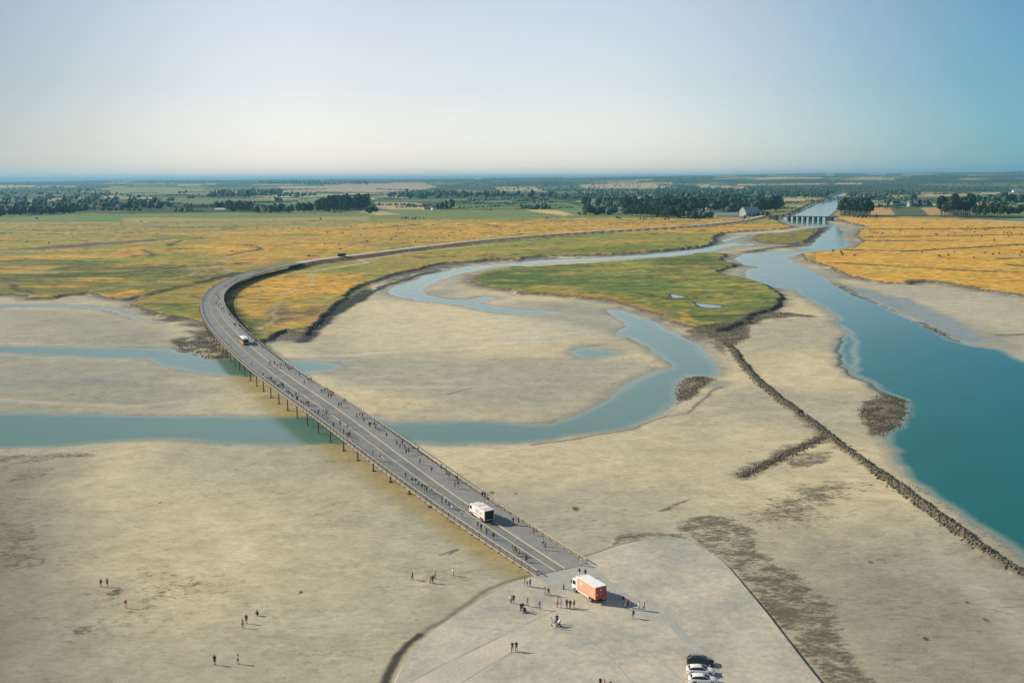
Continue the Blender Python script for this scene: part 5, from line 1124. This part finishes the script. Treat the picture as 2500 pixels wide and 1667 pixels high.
# ------------------------------------------------------------------ foliage
def leaf_mat(name, c, c2):
    m, nt, p = new_mat(name); tc = nt.nodes.new('ShaderNodeTexCoord').outputs['Object']; oi = nt.nodes.new('ShaderNodeObjectInfo')
    n = noise(nt, .35, 3, .6, tc); mx = nt.nodes.new('ShaderNodeMix'); mx.data_type = 'RGBA'; nt.links.new(mapr(nt, n.outputs[0], .35, .65, 0, 1), mx.inputs[0])
    mx.inputs[6].default_value = (*c, 1); mx.inputs[7].default_value = (*c2, 1)
    nt.links.new(vmul(nt, mx.outputs[2], mapr(nt, oi.outputs['Random'], 0, 1, .75, 1.25)), p.inputs['Base Color']); p.inputs['Roughness'].default_value = .7; p.inputs['Specular IOR Level'].default_value = .15
    return m
LF = [leaf_mat('leaf_dark', (.022, .055, .022), (.05, .10, .03)), leaf_mat('leaf_mid', (.05, .095, .03), (.10, .15, .045)), leaf_mat('leaf_bluish', (.022, .06, .038), (.05, .105, .06))]
M_BARK = flat('bark', (.10, .075, .055), .9)
def tree_proto(kind, seed):
    """unit-height tree; returns crown and trunk meshes"""
    r = random.Random(seed); tr_ = MB(); cl = []
    w = {'round': .36, 'poplar': .20, 'bush': .75, 'tall': .27}[kind]; base = {'round': .22, 'poplar': .12, 'bush': .0, 'tall': .38}[kind]
    tr_.bar((0, 0, -.03), (0, 0, base+.25), .022, 7, .014); tr_.bar((0, 0, base+.25), (.01, 0, .85), .014, 5, .004)
    for k in range(9):
        a = r.uniform(0, 6.28); z0 = r.uniform(base, .75); zl = r.uniform(.08, .2); rr = w*r.uniform(.5, .85)*(1-abs(z0-.5)); e = (math.cos(a)*rr, math.sin(a)*rr, z0+zl); tr_.bar((0, 0, z0), e, .009, 5, .003)
    nc = {'round': 26, 'poplar': 22, 'bush': 16, 'tall': 24}[kind]
    for k in range(nc):
        u = (k+.5)/nc; z = base+.04+(.97-base)*u; prof = {'round': math.sin(math.pi*(u*.86+.1))**.7, 'poplar': math.sin(math.pi*(u*.9+.07))**.6, 'bush': math.cos(u*1.4), 'tall': math.sin(math.pi*(u*.85+.12))**.6}[kind]
        a = k*2.4+r.uniform(-.5, .5); rr = w*prof*r.uniform(.45, .78); cl.append((rr*math.cos(a), rr*math.sin(a), z*(1 if kind != 'bush' else .9), w*r.uniform(.26, .46)*(.6+.5*prof)))
    V = []; F = []
    for cx_, cy_, cz, cr in cl:
        for j in range(22):
            d = Vector((r.gauss(0, 1), r.gauss(0, 1), r.gauss(0, 1))).normalized(); p = Vector((cx_, cy_, cz))+d*cr*r.uniform(.6, 1.05)
            if p.z < base*.8: continue
            nrm = (d+Vector((r.gauss(0, .4), r.gauss(0, .4), r.gauss(0, .4)+.2))).normalized(); q = nrm.to_track_quat('Z', 'Y'); s = r.uniform(.026, .05)*(1.5 if kind == 'bush' else 1)
            k0 = len(V); V += [tuple(p+q @ Vector((sx*s, sy*s*.8, r.uniform(-.3, .3)*s))) for sx, sy in ((-1, -.6), (.7, -1), (1, .7), (-.5, 1))]; F.append((k0, k0+1, k0+2, k0+3))
    def me_(n_, v, f, m):
        me = bpy.data.meshes.new(n_); me.from_pydata(v, [], f); me.update(); me.materials.append(m); return me
    return me_('crown', V, F, LF[seed % 3]), me_('trunk', tr_.v, tr_.f, M_BARK)
TP = {k: [tree_proto(k, s+10*i) for s in range(3)] for i, k in enumerate(('round', 'poplar', 'bush', 'tall'))}
trg = random.Random(11); CAND = []          # (px size, x, y, ground z, height m, kind)
def pxh(y0_, h):                             # zoomed px height -> metres for a base at photo row y0_
    return h/2.6133*CAM_H/max(y0_-434, 4)
def row(z_, x0, y0, x1, y1, h, n, kind, jit=4, name='tree'):
    for k in range(n):
        t = (k+trg.uniform(.1, .9))/n; px = zp(z_, x0+(x1-x0)*t, y0+(y1-y0)*t+trg.uniform(-jit, 0)); P = G(*px, MZ); hp = h*trg.uniform(.72, 1.12)
        CAND.append((hp/2.6133, P[0], P[1], pxh(px[1], hp), kind, name))
def area(spec, h, n, kind, name='tree', fade=True):
    Q = np.array(PX(spec)); lo, hi = Q.min(0), Q.max(0); k = 0; yb = hi[1]
    hb = h/2.6133*CAM_H/(yb-434)
    while k < n:
        x, y = trg.uniform(lo[0], hi[0]), trg.uniform(lo[1], hi[1])
        if not inside(np.array([x]), np.array([y]), Q)[0]: continue
        k += 1; 
        if y < 443: continue
        P = G(x, y, MZ); hm = min(hb*trg.uniform(.6, 1.15), 26); CAND.append((hm*(y-434)/CAM_H, P[0], P[1], hm, kind, name))
row('1', 1375, 300, 1450, 300, 55, 4, 'round'); row('1', 1450, 303, 1640, 314, 68, 13, 'round'); row('1', 1690, 316, 1870, 316, 60, 9, 'round'); row('1', 1900, 313, 2000, 313, 58, 5, 'round')
row('1', 2020, 306, 2110, 312, 100, 7, 'poplar'); row('1', 2125, 305, 2352, 295, 98, 18, 'poplar'); row('2', 0, 296, 60, 294, 92, 5, 'poplar'); row('2', 40, 294, 240, 296, 98, 15, 'poplar'); row('2', 245, 316, 300, 316, 48, 4, 'round')
row('2', 675, 290, 800, 290, 48, 8, 'round'); row('2', 1215, 292, 1400, 293, 32, 12, 'round'); row('2', 1640, 326, 1840, 327, 58, 12, 'round'); row('2', 1590, 326, 1650, 326, 18, 4, 'bush', name='bush')
row('2', 1890, 335, 2352, 350, 82, 24, 'round'); row('2', 1880, 300, 2352, 300, 80, 24, 'round'); row('3', 0, 347, 190, 349, 66, 12, 'round'); row('3', 190, 352, 360, 352, 44, 8, 'round'); row('3', 0, 310, 250, 310, 84, 14, 'round')
row('3', 255, 300, 560, 275, 74, 18, 'round'); row('3', 640, 318, 800, 300, 84, 12, 'round'); row('3', 470, 322, 560, 318, 62, 4, 'round')
row('3', 1172, 335, 1378, 340, 105, 19, 'tall', 8); row('3', 1812, 345, 2012, 338, 118, 22, 'tall', 22); row('3', 2015, 352, 2335, 345, 82, 16, 'tall', 10); row('3', 2020, 250, 2352, 252, 48, 18, 'tall'); row('3', 1470, 272, 1765, 274, 38, 13, 'round'); row('3', 1640, 228, 1670, 228, 36, 2, 'poplar')
row('3', 1260, 348, 1420, 346, 20, 7, 'bush', name='bush'); row('3', 560, 350, 720, 332, 26, 6, 'round')
row('2', 458, 354, 615, 354, 15, 9, 'bush', name='bush'); row('2', 1383, 349, 1427, 349, 11, 3, 'bush', name='bush'); row('2', 1832, 352, 1872, 352, 17, 2, 'bush', name='bush'); row('2', 1983, 356, 2090, 356, 15, 5, 'bush', name='bush'); row('2', 2150, 357, 2180, 357, 16, 2, 'bush', name='bush')
for q in ((2044, 358, 18), (898, 372, 13), (1300, 410, 8), (235, 352, 14)): row('1', q[0], q[1], q[0]+4, q[1], q[2], 1, 'bush', 1, name='bush')
row('2', 0, 315, 100, 315, 14, 6, 'bush', name='bush'); row('2', 350, 338, 366, 338, 10, 1, 'bush', name='bush')
row('1', 1120, 308, 1300, 308, 22, 10, 'round'); row('1', 0, 338, 480, 318, 62, 26, 'round'); row('1', 480, 300, 900, 305, 24, 12, 'round'); row('1', 820, 285, 880, 288, 64, 4, 'round'); row('1', 920, 285, 1030, 290, 60, 7, 'round'); row('1', 1070, 280, 1100, 280, 36, 2, 'round')
for q in ((1145, 193), (1195, 225), (1060, 240), (1320, 215), (1745, 242), (1500, 265)): row('1', q[0], q[1], q[0]+50, q[1], 26, 3, 'round')
area("1:-900,150 0,120 400,150 700,180 900,215 1000,250 1000,285 500,312 0,335 -900,345", 50, 620, 'round'); area("1:-900,104 0,104 700,118 1000,158 700,165 700,195 -900,200", 14, 1500, 'round')
area("1:1340,192 1790,185 1800,212 1340,218", 40, 60, 'round'); area("1:1790,195 2020,200 2020,215 1800,216", 26, 26, 'round'); area("1:1650,130 2352,132 2352,152 1800,152 1650,146", 14, 500, 'round'); area("1:700,120 1500,112 2352,112 2352,128 1500,140 1000,160", 10, 1000, 'round')
area("2:380,195 560,200 700,190 1000,195 1600,215 1600,232 1400,216 560,224 380,218", 38, 130, 'round'); area("2:0,112 2352,105 2352,140 1900,145 1350,155 1050,160 700,155 600,145 0,146", 10, 1500, 'round'); area("2:1000,150 2352,140 2352,200 1650,215 1550,190 1000,168", 20, 560, 'round')
area("2:1590,262 1800,235 2352,230 2352,300 1900,290 1620,275", 58, 110, 'round'); area("3:0,235 500,215 790,215 800,300 560,290 250,320 0,300", 62, 130, 'round'); area("3:0,150 600,170 1160,175 1080,215 800,222 600,205 0,215", 26, 520, 'round')
area("3:0,100 1250,95 1250,175 1100,178 600,168 0,155", 11, 1100, 'round'); area("3:1230,92 2500,85 2900,90 2900,178 2000,178 1700,172 1240,190", 12, 1700, 'round'); area("3:1230,190 1700,172 1750,190 1480,230 1380,232 1240,240", 26, 70, 'round'); area("3:2352,200 3400,200 3400,350 2352,340", 60, 90, 'round')
for k in range(150):                       # hedgerows between the fields
    y0 = trg.uniform(447, 512); x0 = trg.uniform(-100, 2600); w = trg.uniform(60, 260); sl2 = trg.uniform(-.05, .03); hh = trg.uniform(3.5, 9); st_ = 78*.9/(y0-434)*2.2
    x = x0
    while x < x0+w:
        P = G(x, y0+(x-x0)*sl2, MZ)
        CAND.append((hh*(y0-434)/CAM_H*.3, P[0], P[1], hh*trg.uniform(.6, 1.2), 'round', 'tree')); x += 1.6+(y0-440)*.045
CAND.sort(key=lambda c: -c[0]); NI = 300
WHERE = {'1': 'left', '2': 'middle'}
def tree_label(c, k):
    nm = {'round': 'broad green tree', 'poplar': 'tall slender poplar', 'bush': 'low dark bush', 'tall': 'tall bare-stemmed tree'}[c[4]]
    x, y = GV(c[1], c[2], MZ)
    if c[4] == 'poplar': return nm+' in the poplar stand beyond the golden marsh'
    if c[4] == 'bush': return nm+' on the line between marsh and green fields' if x < 1900 else nm+' at the edge of the right-hand marsh'
    if c[4] == 'tall': return nm+(' in the clump beside the canal' if x < 2150 else ' in the plantation beyond the golden right-hand field')
    if x < 480: return nm+' in the wooded belt behind the left marsh'
    if x < 900: return nm+' in the row behind the green field strip'
    if x < 1350: return nm+' in a small clump among the open fields'
    if x < 1930: return nm+' in the dense wood left of the barrage'
    return nm+' among the fields right of the canal'
def lz(x, y): return max(ground_z(x, y), 0)-.1
for k, (sz, x, y, h, kind, nm) in enumerate(CAND[:NI]):
    cr, tk = TP[kind][k % 3]; z = lz(x, y); rz = trg.uniform(0, 6.28); sw = trg.uniform(.9, 1.25)
    t = empty(nm, (x, y, z), rz); t.scale = (h*sw, h*sw, h)
    for nme, me in (('crown', cr), ('trunk', tk)):
        o = bpy.data.objects.new(nme, me); C.objects.link(o); o.parent = t
    lb = tree_label((sz, x, y, h, kind), k); tag(t, lb, nm, lb.split(' ', 1)[1] if False else 'trees: '+lb)
rest_ = CAND[NI:]
pts = []
rr_ = np.random.default_rng(5)
for sz, x, y, h, kind, nm in rest_:
    z = lz(x, y)
    for q in range(2 if sz < 6 else 4): pts.append((x+rr_.normal(0, h*.22), y+rr_.normal(0, h*.22), z+h*(.42+.2*q*rr_.random()), h*rr_.uniform(.28, .42)))
wo_ = scatter('far_woods', np.array(pts), LF[2], 9, up_=1.15); tag(wo_, 'far woods and hedgerows spread over the hazy plain', 'woods', kind='stuff')
# ------------------------------------------------------------------ hay bales on the marsh
M_HAY = flat('weathered_hay', (.17, .085, .03), .95)
bm = MB(); n = 14
bm.bar((-.65, 0, .72), (.65, 0, .72), .75, n)
bm.bar((-.66, 0, .72), (-.70, 0, .72), .55, n); bm.bar((.66, 0, .72), (.70, 0, .72), .55, n)
HB = bpy.data.meshes.new('hay_bale'); HB.from_pydata(bm.v, [], bm.f); HB.update(); HB.materials.append(M_HAY)
BALES = "3:1132,557 1183,563 1188,571 1195,583 1270,587 1700,568 1810,590 1868,586 1906,563 2032,602 2102,570 2152,580 2193,576 2337,565 2325,585 1368,430 1395,442 1414,445 1448,445 1563,428 1789,452 1796,456 1833,430 1870,460 1914,443 1906,463 1985,432 2012,428 2035,438 2018,465 2082,465 2098,420 2108,425 2225,403 2252,403 2222,440 2258,434 2246,447 2255,467 2270,447 2160,492 2125,418 2040,418 2290,415 2335,450 2345,412 1990,405 1870,408 1700,412 | 2:97,442 208,456 252,497 330,434 406,480 435,463 447,425 503,429 543,422 587,470 667,492 695,478 726,447 773,462 845,428 897,491 933,479 1036,433 1103,458 1220,434 1233,456 1262,430 1297,388 1383,402 68,514 80,545 150,403 248,353 340,376 497,379 1450,385 1560,415 1650,380 1800,390 1745,365 1950,378 2050,385 2200,372 845,505 560,500 670,350 870,350 | 1:173,500 312,507 463,472 1003,450 1300,407 1636,412 1803,414 1868,421 1908,415 2090,443 2185,443 2070,514 2160,514 2172,545 1972,586 2237,405 2340,497 1380,430 1130,385 1480,560"
for blk in BALES.split('|'):
    k, body = blk.strip().split(':')
    for t in body.split():
        x, y = map(float, t.split(',')); P = G(*zp(k, x, y), MZ); o = bpy.data.objects.new('hay_bale', HB); C.objects.link(o); o.location = (P[0], P[1], ground_z(P[0], P[1])-.03); o.rotation_euler = (0, 0, trg.uniform(0, 3.1)); s = trg.uniform(1.0, 1.3) if k == '3' else trg.uniform(.85, 1.2); o.scale = (s, s, s)
        tag(o, 'dark round hay bale scattered on the golden right-hand marsh' if k == '3' else ('dark round hay bale scattered on the marsh beyond the dike road' if k == '2' else 'dark round hay bale far out on the left marsh'), 'hay bale', 'hay bales '+k)
# ------------------------------------------------------------------ barrage over the river
M_CONC = flat('dark_concrete', (.045, .05, .05), .8); M_CONC2 = flat('barrage_deck', (.07, .075, .07), .8)
A = G(*zp('3', 690, 334), 7.0); B = G(*zp('3', 1162, 341), 7.0); dv = (B-A)/np.linalg.norm(B-A); Lb = float(np.linalg.norm(B-A)); nv_ = np.array([-dv[1], dv[0]])
bar = empty('barrage', (A[0], A[1], 0), math.atan2(dv[1], dv[0])); tag(bar, 'low dark river barrage with eight piers spanning the canal mouth', 'barrage')
MB().box(0, Lb, -1, 9, 6.4, 7.1).build('deck', M_CONC2, bar); 
for yy in (-1.05, 8.85): MB().box(0, Lb, yy, yy+.2, 7.15, 7.8).build('parapet', M_CONC, bar)
for xq in (1230, 1320, 1405, 1490, 1580, 1665, 1750, 1850):
    Pp = G(*zp('d', xq, 470), 0); xl = float(np.dot(Pp-A, dv)); mb = MB(); mb.box(xl-1.7, xl+1.7, -2, 10, -2, 6.38, .2, .6); mb.build('pier', M_CONC, bar)
Pp = G(*zp('d', 1090, 460), 0); xl = float(np.dot(Pp-A, dv)); MB().box(xl-12, xl+4, -2.5, 10, -1, 6.38, 1, 1).build('abutment', M_CONC, bar)
xe = float(np.dot(G(*zp('d', 1870, 470), 0)-A, dv)); MB().box(xe, xe+9, -2.5, 10, -1, 6.38, 1, 1).build('abutment', M_CONC, bar)
# ------------------------------------------------------------------ houses of the plain
M_WALL = flat('lime_wall', (.62, .57, .48), .8); M_WALLW = flat('white_wall', (.80, .78, .74), .7); M_SLATE = flat('slate_roof', (.10, .12, .15), .5); M_TILE = flat('tile_roof', (.34, .16, .09), .8); M_TAR = flat('grey_barn_roof', (.30, .33, .34), .5)
def house(z_, x, y, w, d, h, rz, wall, roof, label, nm='house', flatr=False):
    P = G(*zp(z_, x, y), MZ); t = empty(nm, (P[0], P[1], ground_z(P[0], P[1])-.1), R(rz)); tag(t, label, 'building' if nm != 'house' else 'house')
    wl = MB().box(-w/2, w/2, -d/2, d/2, 0, h).build('wall', wall, t)
    rh = .3 if flatr else d*.42
    if flatr: MB().box(-w/2-.3, w/2+.3, -d/2-.3, d/2+.3, h+.01, h+.4).build('roof', roof, t)
    else:
        e = .5; v = [(-w/2-e, -d/2-e, h-.1), (w/2+e, -d/2-e, h-.1), (w/2+e, d/2+e, h-.1), (-w/2-e, d/2+e, h-.1), (-w/2-e, 0, h+rh), (w/2+e, 0, h+rh)]
        rf = MB().add(v, [(0, 1, 5, 4), (2, 3, 4, 5), (1, 2, 5), (3, 0, 4), (3, 2, 1, 0)]).build('roof', roof, t)
        if nm == 'house': MB().box(w*.3, w*.3+.8, -.4, .4, h+rh*.5, h+rh+1).build('chimney', wall, rf)
    n = max(2, int(w/4))
    for k in range(n):
        xx = -w/2+w*(k+.5)/n
        for zz in ([1.0] if h < 4.5 else [1.0, 3.8]): MB().box(xx-.5, xx+.5, -d/2-.03, -d/2+.05, zz, zz+1.3).build('window', M_GLASS, wl)
HS = [('1', 1415, 300, 34, 9, 3.5, 5, M_WALLW, M_WALLW, 'white low marquee in front of the row of trees', 'marquee', False), ('1', 212, 330, 26, 8, 3.5, 10, M_WALL, M_SLATE, 'pale house below the wooded belt behind the left marsh', 'house', False),
      ('1', 1642, 140, 14, 10, 50, 0, M_WALLW, M_WALLW, 'slim pale tower far out on the horizon plain', 'tower', True), ('2', 678, 295, 11, 9, 6, 20, M_WALLW, M_SLATE, 'small white house beside a clump of trees in open fields', 'house', False),
      ('2', 632, 290, 16, 8, 3, 20, M_WALL, M_TILE, 'low pale shed left of the small white house', 'shed', False), ('2', 1212, 292, 16, 9, 4, -10, M_WALL, M_TILE, 'pale farmhouse at the end of a tree row', 'house', False),
      ('2', 1945, 186, 26, 14, 8, 0, M_WALLW, M_SLATE, 'white house in the wooded distance, left of its neighbour', 'house', False), ('2', 2140, 190, 26, 14, 9, 30, M_WALLW, M_SLATE, 'white-gabled house in the wooded distance, right of its neighbour', 'house', False), ('2', 1840, 300, 30, 10, 5, 0, M_WALL, M_TAR, 'long grey-roofed building at the edge of the dense wood', 'hall', False),
      ('3', 300, 318, 46, 12, 6, -14, M_WALLW, M_WALLW, 'long white flat-roofed building by the trees left of the barrage', 'hall', True), ('3', 385, 332, 24, 14, 6, -14, M_WALLW, M_SLATE, 'white building with slate roof beside the long flat one', 'house', False), ('3', 455, 338, 44, 10, 4, -8, M_WALLW, M_TAR, 'low white building nearest the barrage car park', 'hall', False),
      ('3', 602, 332, 36, 22, 9, 25, M_TAR, M_TAR, 'large grey angular building close to the barrage', 'hall', False), ('3', 1535, 236, 16, 10, 6, 0, M_WALL, M_TILE, 'cream house with tiled roof beyond the canal, left one', 'house', False),
      ('3', 1600, 222, 26, 10, 6, 8, M_WALL, M_TILE, 'long cream house with tiled roof beyond the canal', 'house', False), ('3', 1565, 270, 50, 18, 5, 5, M_TAR, M_TAR, 'wide grey barn among bushes right of the canal', 'barn', False), ('3', 1685, 272, 60, 20, 6, 2, M_TAR, M_TAR, 'larger grey barn farther right among bushes', 'barn', False),
      ('3', 2312, 182, 50, 20, 7, 0, M_WALLW, M_TAR, 'long pale shed far off near the right edge', 'shed', False), ('3', 50, 190, 22, 12, 8, 10, M_WALLW, M_SLATE, 'pale house above the dense wood left of the barrage', 'house', False), ('3', 560, 222, 20, 12, 7, 10, M_WALL, M_TILE, 'small tiled house half hidden in the far wood', 'house', False)]
for q in HS: house(*q)
# ------------------------------------------------------------------ haze: the air over the plain
def make_haze():
    x0, x1, y0, y1, z0, z1 = -42000, 42000, -200, 60000, -4.5, 210
    v = [(x, y, z) for x in (x0, x1) for y in (y0, y1) for z in (z0, z1)]
    f = [(0, 1, 3, 2), (4, 6, 7, 5), (0, 4, 5, 1), (2, 3, 7, 6), (0, 2, 6, 4), (1, 5, 7, 3)]
    m = bpy.data.materials.new('air'); m.use_nodes = True; nt = m.node_tree; nt.nodes.clear()
    pv = nt.nodes.new('ShaderNodeVolumePrincipled'); pv.inputs['Density'].default_value = HAZE_D; pv.inputs['Color'].default_value = (.24, .60, .84, 1); pv.inputs['Anisotropy'].default_value = 0.2
    o = nt.nodes.new('ShaderNodeOutputMaterial'); nt.links.new(pv.outputs[0], o.inputs['Volume'])
    h = link_mesh('haze', v, f, m); tag(h, 'pale blue haze over the far plain', 'haze', kind='stuff')
HAZE_D = 4.6e-5
make_haze()
